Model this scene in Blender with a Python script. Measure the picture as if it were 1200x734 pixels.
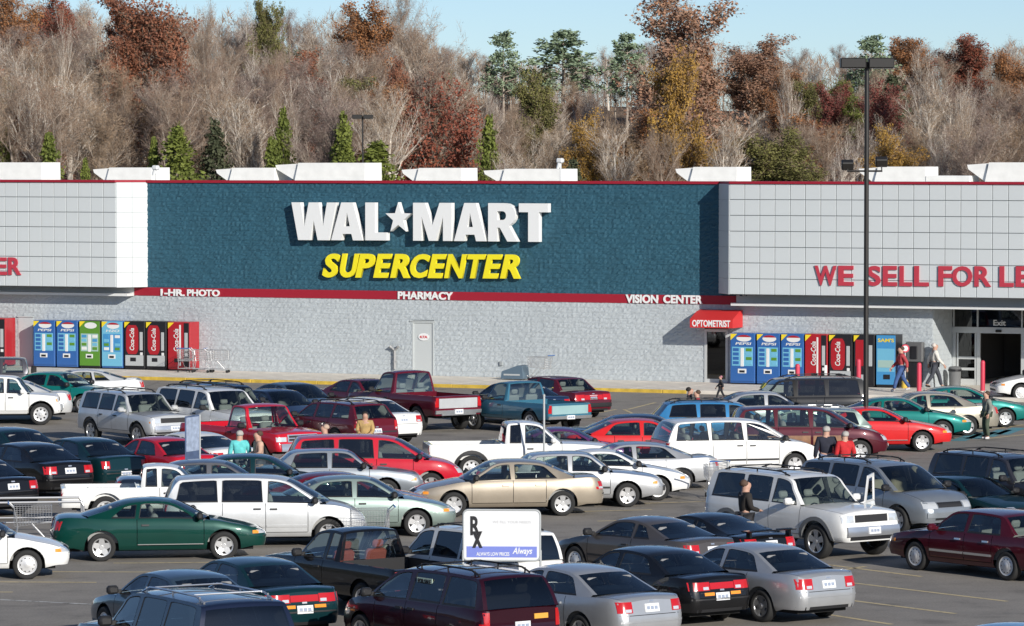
import bpy, bmesh, math, random
import numpy as np
from mathutils import Vector, Matrix
from mathutils.bvhtree import BVHTree
from mathutils.geometry import delaunay_2d_cdt

R = math.radians
SC = bpy.context.scene
for _o in list(bpy.data.objects):
    bpy.data.objects.remove(_o)
random.seed(7)

# ------------------------------------------------------------------ camera
FPX = 4800.0                 # focal length in photo pixels (photo 1200 x 734)
CAM_H = 8.8
PITCH = math.atan((367 - 190) / FPX)
cam_d = bpy.data.cameras.new('camera')
cam_d.sensor_width = 36
cam_d.lens = FPX / 1200 * 36
cam_d.clip_start = 1
cam_d.clip_end = 6000
cam = bpy.data.objects.new('camera', cam_d)
SC.collection.objects.link(cam)
cam.location = (0, 0, CAM_H)
cam.rotation_euler = (math.pi / 2 - PITCH, 0, 0)
SC.camera = cam

# ------------------------------------------------------------------ sky, sun, exposure
SUN_AZ = R(31)               # to the right of "straight behind the camera"
SUN_EL = R(21)
w = bpy.data.worlds.new('World')
SC.world = w
w.use_nodes = True
nt = w.node_tree
bg = nt.nodes['Background']
sky = nt.nodes.new('ShaderNodeTexSky')
sky.sky_type = 'NISHITA'
sky.sun_disc = False
sky.sun_elevation = SUN_EL
sky.sun_rotation = math.pi - SUN_AZ
sky.air_density = 0.6
sky.dust_density = 0.25
sky.ozone_density = 2.5
nt.links.new(sky.outputs[0], bg.inputs[0])
bg.inputs[1].default_value = 0.072
sl = bpy.data.lights.new('sun', 'SUN')
sl.energy = 3.2
sl.angle = R(0.5)
sl.color = (1.0, 0.95, 0.87)
sun = bpy.data.objects.new('sun', sl)
SC.collection.objects.link(sun)
sd = Vector((math.sin(SUN_AZ) * math.cos(SUN_EL), -math.cos(SUN_AZ) * math.cos(SUN_EL), math.sin(SUN_EL)))
sun.rotation_euler = sd.to_track_quat('Z', 'Y').to_euler()
sun.location = sd * 300
vs = SC.view_settings
vs.view_transform = 'Standard'
vs.look = 'None'
vs.exposure = 0.57
vs.gamma = 1

# ------------------------------------------------------------------ helpers
COL = SC.collection
CAMM = cam.rotation_euler.to_matrix()

def ray(px, py):
    return (CAMM @ Vector(((px - 600) / FPX, (367 - py) / FPX, -1))).normalized()

def gnd(px, py, z=0.0):
    d = ray(px, py)
    t = (z - CAM_H) / d.z
    return Vector((0, 0, CAM_H)) + d * t

def atY(px, py, Y):
    d = ray(px, py)
    return Vector((0, 0, CAM_H)) + d * (Y / d.y)

MATS = {}
def mat(name, color=(.5, .5, .5), rough=.6, metal=0., coat=0., noise=0., nscale=4., bump=0., bscale=40., emit=None, spec=.5, color2=None):
    if name in MATS:
        return MATS[name]
    m = bpy.data.materials.new(name)
    m.use_nodes = True
    n = m.node_tree.nodes
    L = m.node_tree.links
    b = n['Principled BSDF']
    b.inputs['Base Color'].default_value = (*color, 1)
    b.inputs['Roughness'].default_value = rough
    b.inputs['Metallic'].default_value = metal
    b.inputs['Coat Weight'].default_value = coat
    b.inputs['Coat Roughness'].default_value = .04
    b.inputs['Specular IOR Level'].default_value = spec
    if noise or bump:
        tc = n.new('ShaderNodeTexCoord')
    if noise:
        nz = n.new('ShaderNodeTexNoise')
        nz.inputs['Scale'].default_value = nscale
        nz.inputs['Detail'].default_value = 6
        L.new(tc.outputs['Object'], nz.inputs['Vector'])
        mx = n.new('ShaderNodeMix')
        mx.data_type = 'RGBA'
        c2 = color2 or tuple(c * (1 - noise) for c in color)
        c1 = color if color2 else tuple(min(1, c * (1 + noise)) for c in color)
        mx.inputs['A'].default_value = (*c1, 1)
        mx.inputs['B'].default_value = (*c2, 1)
        rp = n.new('ShaderNodeMapRange')
        rp.inputs['From Min'].default_value = .3
        rp.inputs['From Max'].default_value = .7
        L.new(nz.outputs['Fac'], rp.inputs['Value'])
        L.new(rp.outputs['Result'], mx.inputs['Factor'])
        L.new(mx.outputs['Result'], b.inputs['Base Color'])
    if bump:
        nb = n.new('ShaderNodeTexNoise')
        nb.inputs['Scale'].default_value = bscale
        nb.inputs['Detail'].default_value = 4
        L.new(tc.outputs['Object'], nb.inputs['Vector'])
        bp = n.new('ShaderNodeBump')
        bp.inputs['Strength'].default_value = bump
        bp.inputs['Distance'].default_value = .02
        L.new(nb.outputs['Fac'], bp.inputs['Height'])
        L.new(bp.outputs['Normal'], b.inputs['Normal'])
    if emit:
        b.inputs['Emission Color'].default_value = (*color, 1)
        b.inputs['Emission Strength'].default_value = emit
    MATS[name] = m
    return m

def glass(name, tint, refl=.12):
    """thin pane: tinted see-through plus a mirror layer that grows at grazing angles"""
    if name in MATS:
        return MATS[name]
    m = bpy.data.materials.new(name)
    m.use_nodes = True
    n = m.node_tree.nodes
    L = m.node_tree.links
    n.clear()
    out = n.new('ShaderNodeOutputMaterial')
    tr = n.new('ShaderNodeBsdfTransparent')
    tr.inputs[0].default_value = (*tint, 1)
    gl = n.new('ShaderNodeBsdfGlossy')
    gl.inputs['Roughness'].default_value = .02
    fr = n.new('ShaderNodeFresnel')
    fr.inputs['IOR'].default_value = 1.5
    ad = n.new('ShaderNodeMath')
    ad.operation = 'ADD'
    ad.inputs[1].default_value = refl
    mx = n.new('ShaderNodeMixShader')
    L.new(fr.outputs[0], ad.inputs[0])
    L.new(ad.outputs[0], mx.inputs[0])
    L.new(tr.outputs[0], mx.inputs[1])
    L.new(gl.outputs[0], mx.inputs[2])
    L.new(mx.outputs[0], out.inputs[0])
    MATS[name] = m
    return m

def tag(o, label=None, cat=None, group=None, kind=None):
    if label: o['label'] = label
    if cat: o['category'] = cat
    if group: o['group'] = group
    if kind: o['kind'] = kind
    return o

def empty(name, loc=(0, 0, 0), rz=0., parent=None):
    o = bpy.data.objects.new(name, None)
    o.empty_display_size = .2
    COL.objects.link(o)
    o.location = loc
    o.rotation_euler = (0, 0, rz)
    if parent: o.parent = parent
    return o

def link(name, mesh, parent=None, loc=(0, 0, 0), rot=(0, 0, 0), scale=None):
    o = bpy.data.objects.new(name, mesh)
    COL.objects.link(o)
    o.location = loc
    o.rotation_euler = rot
    if scale: o.scale = scale
    if parent: o.parent = parent
    return o

class MB:
    """collects shapes into one mesh"""
    def __init__(s):
        s.v = []
        s.f = []
        s.mi = []
        s.cur = 0
    def add(s, vs, fs):
        b = len(s.v)
        s.v += [tuple(p) for p in vs]
        for f in fs:
            s.f.append(tuple(i + b for i in f))
            s.mi.append(s.cur)
    def box(s, x0, x1, y0, y1, z0, z1, M=None):
        vs = [(x, y, z) for z in (z0, z1) for y in (y0, y1) for x in (x0, x1)]
        if M is not None: vs = [M @ Vector(v) for v in vs]
        s.add(vs, [(0, 2, 3, 1), (4, 5, 7, 6), (0, 1, 5, 4), (2, 6, 7, 3), (0, 4, 6, 2), (1, 3, 7, 5)])
    def rbox(s, x0, x1, y0, y1, z0, z1, b=.02, M=None):
        """box with chamfered edges"""
        b = min(b, (x1 - x0) * .45, (y1 - y0) * .45, (z1 - z0) * .45)
        vs = []
        idx = {}
        for sx in (0, 1):
            for sy in (0, 1):
                for sz in (0, 1):
                    for k in range(3):
                        x = (x0, x1)[sx]; y = (y0, y1)[sy]; z = (z0, z1)[sz]
                        if k != 0: x += b * (1, -1)[sx]
                        if k != 1: y += b * (1, -1)[sy]
                        if k != 2: z += b * (1, -1)[sz]
                        idx[sx, sy, sz, k] = len(vs)
                        vs.append((x, y, z))
        F = []
        for a in (0, 1):
            F.append([idx[a, 0, 0, 0], idx[a, 1, 0, 0], idx[a, 1, 1, 0], idx[a, 0, 1, 0]])
            F.append([idx[0, a, 0, 1], idx[1, a, 0, 1], idx[1, a, 1, 1], idx[0, a, 1, 1]])
            F.append([idx[0, 0, a, 2], idx[1, 0, a, 2], idx[1, 1, a, 2], idx[0, 1, a, 2]])
        for a in (0, 1):
            for c in (0, 1):
                F.append([idx[a, c, 0, 0], idx[a, c, 1, 0], idx[a, c, 1, 1], idx[a, c, 0, 1]])
                F.append([idx[a, 0, c, 0], idx[a, 1, c, 0], idx[a, 1, c, 2], idx[a, 0, c, 2]])
                F.append([idx[0, a, c, 1], idx[1, a, c, 1], idx[1, a, c, 2], idx[0, a, c, 2]])
        for sx in (0, 1):
            for sy in (0, 1):
                for sz in (0, 1):
                    F.append([idx[sx, sy, sz, k] for k in range(3)])
        cx = Vector(((x0 + x1) / 2, (y0 + y1) / 2, (z0 + z1) / 2))
        out = []
        for f in F:
            p = [Vector(vs[i]) for i in f]
            nrm = (p[1] - p[0]).cross(p[2] - p[0])
            c = sum(p, Vector()) / len(p)
            out.append(tuple(f) if nrm.dot(c - cx) > 0 else tuple(reversed(f)))
        if M is not None: vs = [M @ Vector(v) for v in vs]
        s.add(vs, out)
    def tube(s, p0, p1, r0, r1=None, n=6, cap=True):
        p0 = Vector(p0); p1 = Vector(p1)
        r1 = r0 if r1 is None else r1
        d = p1 - p0
        if d.length < 1e-6: return
        q = d.to_track_quat('Z', 'Y')
        vs = []
        for p, r in ((p0, r0), (p1, r1)):
            for k in range(n):
                a = 2 * math.pi * k / n
                vs.append(p + q @ Vector((r * math.cos(a), r * math.sin(a), 0)))
        fs = [(k, (k + 1) % n, n + (k + 1) % n, n + k) for k in range(n)]
        if cap:
            fs.append(tuple(range(n - 1, -1, -1)))
            fs.append(tuple(range(n, 2 * n)))
        s.add(vs, fs)
    def pipe(s, pts, r, n=6):
        for a, b in zip(pts[:-1], pts[1:]): s.tube(a, b, r, r, n)
    def lathe(s, prof, n=24, axis='y', M=None):
        """prof: list of (radius, along)"""
        vs = []
        for (r, a) in prof:
            for k in range(n):
                t = 2 * math.pi * k / n
                c, d = r * math.cos(t), r * math.sin(t)
                vs.append((c, a, d) if axis == 'y' else (c, d, a))
        if M is not None: vs = [M @ Vector(v) for v in vs]
        fs = []
        for i in range(len(prof) - 1):
            for k in range(n):
                k2 = (k + 1) % n
                fs.append((i * n + k, i * n + k2, (i + 1) * n + k2, (i + 1) * n + k))
        s.add(vs, fs)
    def quad(s, a, b, c, d):
        s.add([a, b, c, d], [(0, 1, 2, 3)])
    def mesh(s, name, mats=(), smooth=None):
        me = bpy.data.meshes.new(name)
        me.from_pydata(s.v, [], s.f)
        for m in (mats if isinstance(mats, (list, tuple)) else [mats]):
            me.materials.append(m)
        if any(s.mi):
            me.polygons.foreach_set('material_index', s.mi)
        if smooth:
            me.polygons.foreach_set('use_smooth', [True] * len(s.f))
            me.set_sharp_from_angle(angle=R(smooth))
        me.update()
        return me
    def obj(s, name, mats, parent=None, loc=(0, 0, 0), rot=(0, 0, 0), smooth=None):
        return link(name, s.mesh(name, mats, smooth), parent, loc, rot)

def fixnormals(me):
    bm = bmesh.new()
    bm.from_mesh(me)
    bmesh.ops.recalc_face_normals(bm, faces=bm.faces)
    bm.to_mesh(me)
    bm.free()

def inpoly(x, y, poly):
    c = False
    j = len(poly) - 1
    for i in range(len(poly)):
        xi, yi = poly[i]; xj, yj = poly[j]
        if (yi > y) != (yj > y) and x < (xj - xi) * (y - yi) / (yj - yi) + xi:
            c = not c
        j = i
    return c

def cdt(outer, holes=()):
    """triangulate a polygon with holes -> verts2d, tris"""
    vs = []
    es = []
    for poly in [outer] + list(holes):
        b = len(vs)
        vs += [Vector(p) for p in poly]
        es += [(b + i, b + (i + 1) % len(poly)) for i in range(len(poly))]
    V, E, F, *_ = delaunay_2d_cdt(vs, es, [], 0, 1e-5)
    out = []
    for f in F:
        cx = sum(V[i].x for i in f) / len(f)
        cy = sum(V[i].y for i in f) / len(f)
        if inpoly(cx, cy, outer) and not any(inpoly(cx, cy, h) for h in holes):
            out.append(tuple(f))
    return [(v.x, v.y) for v in V], out

def slab(outer, holes, y0, y1):
    """letter-like solid in the xz plane between y0 (front, smaller) and y1"""
    m = MB()
    V, F = cdt(outer, holes)
    m.add([(x, y0, z) for x, z in V], F)
    m.add([(x, y1, z) for x, z in V], [tuple(reversed(f)) for f in F])
    for poly in [outer] + list(holes):
        n = len(poly)
        m.add([(x, y0, z) for x, z in poly] + [(x, y1, z) for x, z in poly],
              [(i, (i + 1) % n, n + (i + 1) % n, n + i) for i in range(n)])
    return m

TXT = {}
def text_mesh(s, bold=.02, depth=.05, shear=0.):
    """flat text turned to a mesh, normalised to a unit box (x 0..1, z 0..1), y 0..-depth"""
    key = (s, bold, depth, shear)
    if key in TXT: return TXT[key]
    c = bpy.data.curves.new('t', 'FONT')
    c.body = s
    c.offset = bold
    c.shear = shear
    c.extrude = .5
    c.resolution_u = 4
    o = bpy.data.objects.new('t', c)
    COL.objects.link(o)
    dg = bpy.context.evaluated_depsgraph_get()
    me = bpy.data.meshes.new_from_object(o.evaluated_get(dg))
    bpy.data.objects.remove(o)
    bpy.data.curves.remove(c)
    co = np.empty(len(me.vertices) * 3)
    me.vertices.foreach_get('co', co)
    co = co.reshape(-1, 3)
    mn, mx = co.min(0), co.max(0)
    u = (co - mn) / np.maximum(mx - mn, 1e-6)
    out = np.stack([u[:, 0], -u[:, 2] * depth, u[:, 1]], 1)
    me.vertices.foreach_set('co', out.reshape(-1))
    me.materials.clear()
    me.update()
    asp = float((mx - mn)[0] / (mx - mn)[1])
    TXT[key] = (me, asp)
    return TXT[key]

def put_text(s, name, m, parent, x0, x1, z0, z1, y, bold=.02, depth=.05, shear=0.):
    me, _ = text_mesh(s, bold, depth, shear)
    o = link(name, me.copy(), parent, (x0, y, z0), (0, 0, 0), (x1 - x0, 1, z1 - z0))
    o.data.materials.append(m)
    return o

def pchip(pts):
    pts = sorted(pts)
    x = np.array([p[0] for p in pts], float)
    y = np.array([p[1] for p in pts], float)
    h = np.diff(x)
    d = np.diff(y) / h
    n = len(x)
    m = np.zeros(n)
    if n > 2:
        for i in range(1, n - 1):
            if d[i - 1] * d[i] > 0:
                w1 = 2 * h[i] + h[i - 1]; w2 = h[i] + 2 * h[i - 1]
                m[i] = (w1 + w2) / (w1 / d[i - 1] + w2 / d[i])
    m[0] = d[0]; m[-1] = d[-1]
    xl, yl, hl, ml = x.tolist(), y.tolist(), h.tolist(), m.tolist()
    import bisect
    def f(t):
        if t <= xl[0]: return yl[0]
        if t >= xl[-1]: return yl[-1]
        i = min(bisect.bisect_right(xl, t) - 1, n - 2)
        s = (t - xl[i]) / hl[i]
        return ((1 + 2 * s) * (1 - s) ** 2 * yl[i] + s * (1 - s) ** 2 * hl[i] * ml[i]
                + s * s * (3 - 2 * s) * yl[i + 1] + s * s * (s - 1) * hl[i] * ml[i + 1])
    return f

def lin(pts):
    pts = sorted(pts)
    xs = [p[0] for p in pts]; ys = [p[1] for p in pts]
    return lambda t: float(np.interp(t, xs, ys))

# ------------------------------------------------------------------ facade frame
THETA = math.atan(FPX / 10500)
FO = gnd(600, 442.6)
FU = Vector((math.cos(THETA), -math.sin(THETA), 0))
FN = Vector((-math.sin(THETA), -math.cos(THETA), 0))
def fpx(px, py, v=0.):
    """photo pixel -> (u, z) on the plane v metres in front of the wall"""
    d = ray(px, py)
    o = Vector((0, 0, CAM_H))
    t = (v - (o - FO).dot(FN)) / d.dot(FN)
    p = o + d * t - FO
    return p.dot(FU), p.z
def fac(u, v, z=0.):
    return FO + FU * u + FN * v + Vector((0, 0, z))

# ================================================================== SETTING
LOT = -0.13                      # parking lot lies a kerb height below the store pavement

def asphalt_mat():
    m = bpy.data.materials.new('asphalt')
    m.use_nodes = True
    n = m.node_tree.nodes; L = m.node_tree.links
    b = n['Principled BSDF']
    tc = n.new('ShaderNodeTexCoord')
    def nz(scale, det, rough=.6):
        t = n.new('ShaderNodeTexNoise')
        t.inputs['Scale'].default_value = scale
        t.inputs['Detail'].default_value = det
        t.inputs['Roughness'].default_value = rough
        L.new(tc.outputs['Object'], t.inputs['Vector'])
        return t
    big = nz(.11, 5); mid = nz(.9, 6, .7); fine = nz(22, 3)
    def ramp(src, stops):
        r = n.new('ShaderNodeValToRGB')
        e = r.color_ramp.elements
        e[0].position, e[0].color = stops[0][0], (*stops[0][1], 1)
        e[1].position, e[1].color = stops[-1][0], (*stops[-1][1], 1)
        for p, c in stops[1:-1]:
            k = e.new(p); k.color = (*c, 1)
        L.new(src, r.inputs[0])
        return r
    c1 = ramp(big.outputs['Fac'], [(.3, (.245, .222, .192)), (.7, (.31, .282, .245))])
    c2 = ramp(mid.outputs['Fac'], [(.28, (.45, .45, .46)), (.42, (.85, .85, .85)), (.6, (1, 1, 1)), (.8, (1.12, 1.1, 1.06))])
    c3 = ramp(fine.outputs['Fac'], [(.3, (.78, .78, .78)), (.7, (1.2, 1.2, 1.2))])
    a = n.new('ShaderNodeMix'); a.data_type = 'RGBA'; a.blend_type = 'MULTIPLY'; a.inputs['Factor'].default_value = .75
    L.new(c1.outputs[0], a.inputs['A']); L.new(c2.outputs[0], a.inputs['B'])
    d = n.new('ShaderNodeMix'); d.data_type = 'RGBA'; d.blend_type = 'MULTIPLY'; d.inputs['Factor'].default_value = .8
    L.new(a.outputs['Result'], d.inputs['A']); L.new(c3.outputs[0], d.inputs['B'])
    # tar-filled cracks
    vo = n.new('ShaderNodeTexVoronoi'); vo.feature = 'DISTANCE_TO_EDGE'; vo.inputs['Scale'].default_value = .07
    wn = nz(1.2, 3)
    wm = n.new('ShaderNodeVectorMath'); wm.operation = 'MULTIPLY_ADD'
    wm.inputs[1].default_value = (1.2, 1.2, 1.2)
    L.new(wn.outputs['Color'], wm.inputs[0]); L.new(tc.outputs['Object'], wm.inputs[2])
    L.new(wm.outputs[0], vo.inputs['Vector'])
    cr = n.new('ShaderNodeMapRange'); cr.inputs['From Min'].default_value = .004; cr.inputs['From Max'].default_value = .010
    cr.inputs['To Min'].default_value = .8
    L.new(vo.outputs['Distance'], cr.inputs['Value'])
    e = n.new('ShaderNodeMix'); e.data_type = 'RGBA'; e.blend_type = 'MULTIPLY'; e.inputs['Factor'].default_value = 1
    L.new(d.outputs['Result'], e.inputs['A']); L.new(cr.outputs['Result'], e.inputs['B'])
    sv = n.new('ShaderNodeTexVoronoi'); sv.inputs['Scale'].default_value = .42; sv.inputs['Randomness'].default_value = 1
    L.new(wm.outputs[0], sv.inputs['Vector'])
    sr = n.new('ShaderNodeMapRange'); sr.inputs['From Min'].default_value = .05; sr.inputs['From Max'].default_value = .24; sr.inputs['To Min'].default_value = .62
    L.new(sv.outputs['Distance'], sr.inputs['Value'])
    e2 = n.new('ShaderNodeMix'); e2.data_type = 'RGBA'; e2.blend_type = 'MULTIPLY'; e2.inputs['Factor'].default_value = 1
    L.new(e.outputs['Result'], e2.inputs['A']); L.new(sr.outputs['Result'], e2.inputs['B'])
    L.new(e2.outputs['Result'], b.inputs['Base Color'])
    b.inputs['Roughness'].default_value = .85
    bp = n.new('ShaderNodeBump'); bp.inputs['Strength'].default_value = .5; bp.inputs['Distance'].default_value = .01
    L.new(fine.outputs['Fac'], bp.inputs['Height']); L.new(bp.outputs['Normal'], b.inputs['Normal'])
    return m

def worn_paint(name, col, wear=.45):
    m = bpy.data.materials.new(name)
    m.use_nodes = True
    n = m.node_tree.nodes; L = m.node_tree.links
    b = n['Principled BSDF']
    tc = n.new('ShaderNodeTexCoord')
    t = n.new('ShaderNodeTexNoise'); t.inputs['Scale'].default_value = 5; t.inputs['Detail'].default_value = 8; t.inputs['Roughness'].default_value = .75
    L.new(tc.outputs['Object'], t.inputs['Vector'])
    r = n.new('ShaderNodeMapRange'); r.inputs['From Min'].default_value = wear; r.inputs['From Max'].default_value = wear + .18
    L.new(t.outputs['Fac'], r.inputs['Value'])
    x = n.new('ShaderNodeMix'); x.data_type = 'RGBA'
    x.inputs['A'].default_value = (.15, .14, .125, 1); x.inputs['B'].default_value = (*col, 1)
    L.new(r.outputs['Result'], x.inputs['Factor']); L.new(x.outputs['Result'], b.inputs['Base Color'])
    b.inputs['Roughness'].default_value = .8
    return m

M_ASPH = asphalt_mat()
M_YEL = worn_paint('worn_yellow_paint', (.62, .50, .28), .30)
M_WHT = worn_paint('worn_white_paint', (.6, .59, .56), .36)
M_BLUEP = worn_paint('worn_blue_paint', (.10, .30, .36), .3)
M_CONC = mat('concrete', (.72, .665, .575), .9, noise=.12, nscale=1.3, bump=.2)
M_KERB = mat('yellow_kerb_paint', (.62, .42, .06), .7, noise=.25, nscale=3)
M_SOIL = mat('leaf_litter', (.15, .105, .07), .95, noise=.45, nscale=.35, bump=.5, bscale=3)

# wide ground, parking lot
m = MB(); m.quad((-2500, -300, -.4), (2500, -300, -.4), (2500, 5000, -.4), (-2500, 5000, -.4))
tag(m.obj('ground', M_SOIL), kind='structure')
m = MB(); m.quad((-160, -20, LOT), (160, -20, LOT), (160, 345, LOT), (-160, 345, LOT))
tag(m.obj('parking_lot', M_ASPH), kind='structure')
lot = bpy.data.objects['parking_lot']
# added unseen ridge beside and behind the viewpoint, darkens reflections in the car paint
rg = MB()
ra = np.linspace(R(-158), R(158), 90)
rv = []
for rr, hf in ((150, 0), (190, .45), (230, .8), (300, 1.), (420, .9)):
    for a in ra:
        h = (26 + 7 * math.sin(a * 5 + 1) + 4 * math.sin(a * 13) + 2.5 * math.sin(a * 37 + rr)) * hf * min(1, (R(158) - abs(a)) / .35)
        rv.append((rr * 1.25 * math.sin(a), -rr * math.cos(a) - (20 if abs(a) < 1.2 else 0), h - .45))
na_ = len(ra)
rg.add(rv, [(j * na_ + i, j * na_ + i + 1, (j + 1) * na_ + i + 1, (j + 1) * na_ + i) for j in range(4) for i in range(na_ - 1)])
tag(rg.obj('unseen_reflection_ridge', mat('reflection_ridge_brown', (.10, .085, .05), .95, noise=.5, nscale=.08, color2=(.05, .055, .03)), smooth=60), kind='structure')

def strip(a, b, wd, z=LOT + .004):
    a = Vector(a[:2]); b = Vector(b[:2])
    d = (b - a).normalized(); s = Vector((-d.y, d.x)) * wd / 2
    return [(*(a - s), z), (*(b - s), z), (*(b + s), z), (*(a + s), z)]
def stripe(pa, pb, M, wd=.13, name='stall_line'):
    mm = MB(); mm.quad(*strip(gnd(*pa, LOT), gnd(*pb, LOT), wd))
    o = mm.obj(name, M, lot)
    return o
for a, b in [((-40, 682), (113, 682.8)), ((57, 670.3), (207, 670.8)), ((133, 660.2), (290, 659)), ((-30, 694), (15, 694.2)),
             ((987, 682), (1180, 705)), ((990, 703), (1120, 719.5)), ((967, 720), (1045, 732)), ((953, 660), (1080, 676)),
             ((972, 671), (1014, 664)), ((740, 590.5), (826, 588)), ((668, 600), (764, 597.5)), ((700, 611), (735, 610)),
             ((640, 497), (722, 480)), ((731, 480), (752, 490)), ((736, 480), (768, 472)), ((1105, 536), (1160, 530)),
             ((1128, 508), (1200, 498)), ((1150, 515), (1215, 508)), ((500, 640), (560, 637)), ((90, 498), (150, 494)), ((76, 585), (105, 583))]:
    stripe(a, b, M_YEL)
stripe((-30, 701.5), (118, 709), M_WHT)
# hatched accessible bay
for k in range(4):
    x = 1122 + k * 17
    stripe((x, 517 - k * 2.5), (x + 22, 509 - k * 2.5), M_BLUEP, .5, 'bay_marking')

# store pavement with kerb
vk = (gnd(700, 455) - FO).dot(FN)
UE = fpx(868, 450)[0]
def place_fac(o):
    o.location = FO; o.rotation_euler = (0, 0, -THETA); return o
pav = MB()
SLAB = 1.52
pav.box(-70, 60, -vk + .16, -.02, LOT - .05, -.02)
po = place_fac(pav.obj('store_pavement', M_CONC)); tag(po, kind='structure')
sm = MB(); sm.rbox(0, SLAB - .012, 0, 1, -.02, 0, .006); smesh = sm.mesh('paving_slab', M_CONC)
rows = 4
sw = (vk - .18) / rows
for i in range(int(-30 / SLAB), int(24 / SLAB) + 1):
    for j in range(rows):
        link('paving_slab', smesh, po, (i * SLAB, -vk + .16 + j * sw, random.uniform(-.002, .002)), scale=(1, sw - .012, 1))
kb = MB()
ulist = np.arange(-45, UE, 3.0)
for a in ulist:
    k = MB(); k.rbox(a, min(a + 2.99, UE), -vk, -vk + .155, LOT - .05, .002, .02)
    k.obj('kerb_stone', M_KERB, po)
for a in np.arange(UE, 45, 3.0):
    k = MB(); k.rbox(a, a + 2.99, -vk, -vk + .155, LOT - .05, .002, .02)
    k.obj('kerb_stone', M_CONC, po)

# ================================================================== STORE
# store frame: x along the wall to the right, y into the building, z up
M_WALLG = mat('grey_split_block', (.455, .495, .515), .9, noise=.05, nscale=.5, bump=.6, bscale=22)
M_WALLB = mat('blue_split_block', (.024, .096, .142), .7, noise=.10, nscale=1.2, bump=.6, bscale=22)
M_MORT = mat('grey_mortar', (.44, .46, .46), .95)
M_MORTB = mat('blue_mortar', (.02, .08, .118), .9)
M_PANEL = mat('pale_panel', (.60, .635, .64), .55, noise=.03, nscale=.6)
M_JOINT = mat('panel_joint', (.33, .355, .36), .8)
M_RED = mat('red_trim', (.34, .012, .028), .5)
M_LRED = mat('red_letter', (.50, .045, .07), .5)
M_WLET = mat('white_letter', (.82, .83, .82), .45)
M_YLET = mat('yellow_letter', (.88, .76, .02), .45)
M_TRIMW = mat('white_trim', (.72, .73, .72), .5)
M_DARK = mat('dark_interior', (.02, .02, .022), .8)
M_ALU = mat('aluminium_frame', (.62, .64, .64), .4, metal=.3)
G_STORE = glass('store_glass', (.12, .13, .14), .05)
store = place_fac(empty('store_building'))
tag(store, 'long grey block superstore with blue sign wall and red stripe', 'store')

P = 1.2
uW0 = fpx(173, 280)[0]; uW1 = fpx(843, 280)[0]
uF0 = fpx(136, 280, P)[0]; uF1 = fpx(855, 280, P)[0]
ZT = 8.0
ZS1 = 3.47; ZS0 = 3.12
zL = fpx(80, 336.3, P)[1]; zR = fpx(1000, 347.2, P)[1]
UL, UR = -48., 48.
uJ = fpx(1093, 420)[0]           # jamb of the entrance recess
# backing walls
b = MB(); b.box(UL, uJ, .06, .45, -.1, ZT - .05); b.obj('wall', M_MORT, store)
b = MB(); b.box(UL, UR, .5, 92, 7.1, 7.3); b.obj('roof', mat('roof_membrane', (.5, .5, .48), .9), store)
for (x0, x1, y0, y1) in ((UL, UL + .4, .46, 92), (UR - .4, UR, .46, 92), (UL, UR, 92.01, 92.4)):
    b = MB(); b.box(x0, x1, y0, y1, -.4, 7.36); b.obj('wall', M_WALLG, store)
b = MB(); b.box(uJ + .01, UR, .06, .45, 3.3, ZT - .05); b.obj('wall', M_MORT, store)

def blocks(name, u0, u1, z0, z1, M, skip=(), bw=.406, bh=.203, amp=.030, seed=3):
    """split-faced blocks: every block its own rough face with recessed joints"""
    rn = random.Random(seed)
    m = MB()
    nr = max(1, round((z1 - z0) / bh)); bh = (z1 - z0) / nr
    g = .0012
    for r in range(nr):
        za, zb = z0 + r * bh + g, z0 + (r + 1) * bh - g
        u = u0 - (bw / 2 if r % 2 else 0)
        while u < u1 - .02:
            a, c = max(u, u0) + g, min(u + bw, u1) - g
            u += bw
            if c - a < .03: continue
            if any(a < s[1] and c > s[0] and za < s[3] and zb > s[2] for s in skip):
                for s in skip:
                    if a < s[1] and c > s[0] and za < s[3] and zb > s[2]:
                        if a < s[0] - .03: c = s[0]
                        elif c > s[1] + .03: a = s[1]
                        else: a = c
                if c - a < .03: continue
            vs = []
            base = rn.uniform(-.3, .3) * amp
            for j in range(4):
                for i in range(5):
                    edge = i in (0, 4) or j in (0, 3)
                    d = -(.014 + base * .35 + rn.uniform(0, amp) * (1.0 if edge else 1.35))
                    vs.append((a + (c - a) * i / 4, d, za + (zb - za) * j / 3))
            for (x, z) in ((a, za), (c, za), (c, zb), (a, zb)): vs.append((x, .08, z))
            fs = [(j * 5 + i, j * 5 + i + 1, j * 5 + i + 6, j * 5 + i + 5) for j in range(3) for i in range(4)]
            fs += [(0, 20, 21, 4, 3, 2, 1), (4, 21, 22, 19, 14, 9), (19, 22, 23, 15, 16, 17, 18), (15, 23, 20, 0, 5, 10)]
            m.add(vs, fs)
    o = m.obj(name, M, store)
    tag(o, kind='stuff')
    return o

du0, du1 = fpx(483.5, 420)[0], fpx(509, 420)[0]; dz1 = fpx(497, 377)[1]
ou0, ou1 = fpx(826, 420)[0], fpx(853.5, 420)[0]; oz1 = fpx(840, 386)[1]
blocks('blue_block_face', uW0 - .05, uW1 + 1.2, ZS1, ZT - .08, M_WALLB, amp=.030)
blocks('grey_block_face', fpx(-60, 420)[0], uJ, 0.0, ZS0, M_WALLG, [(du0, du1, -1, dz1), (ou0, ou1, -1, oz1)], seed=5, amp=.020)
b = MB(); b.box(uW0 - 1.5, uW1 + 2.5, .02, .055, ZS1, ZT - .05); b.obj('blue_backing', M_MORTB, store)
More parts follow.
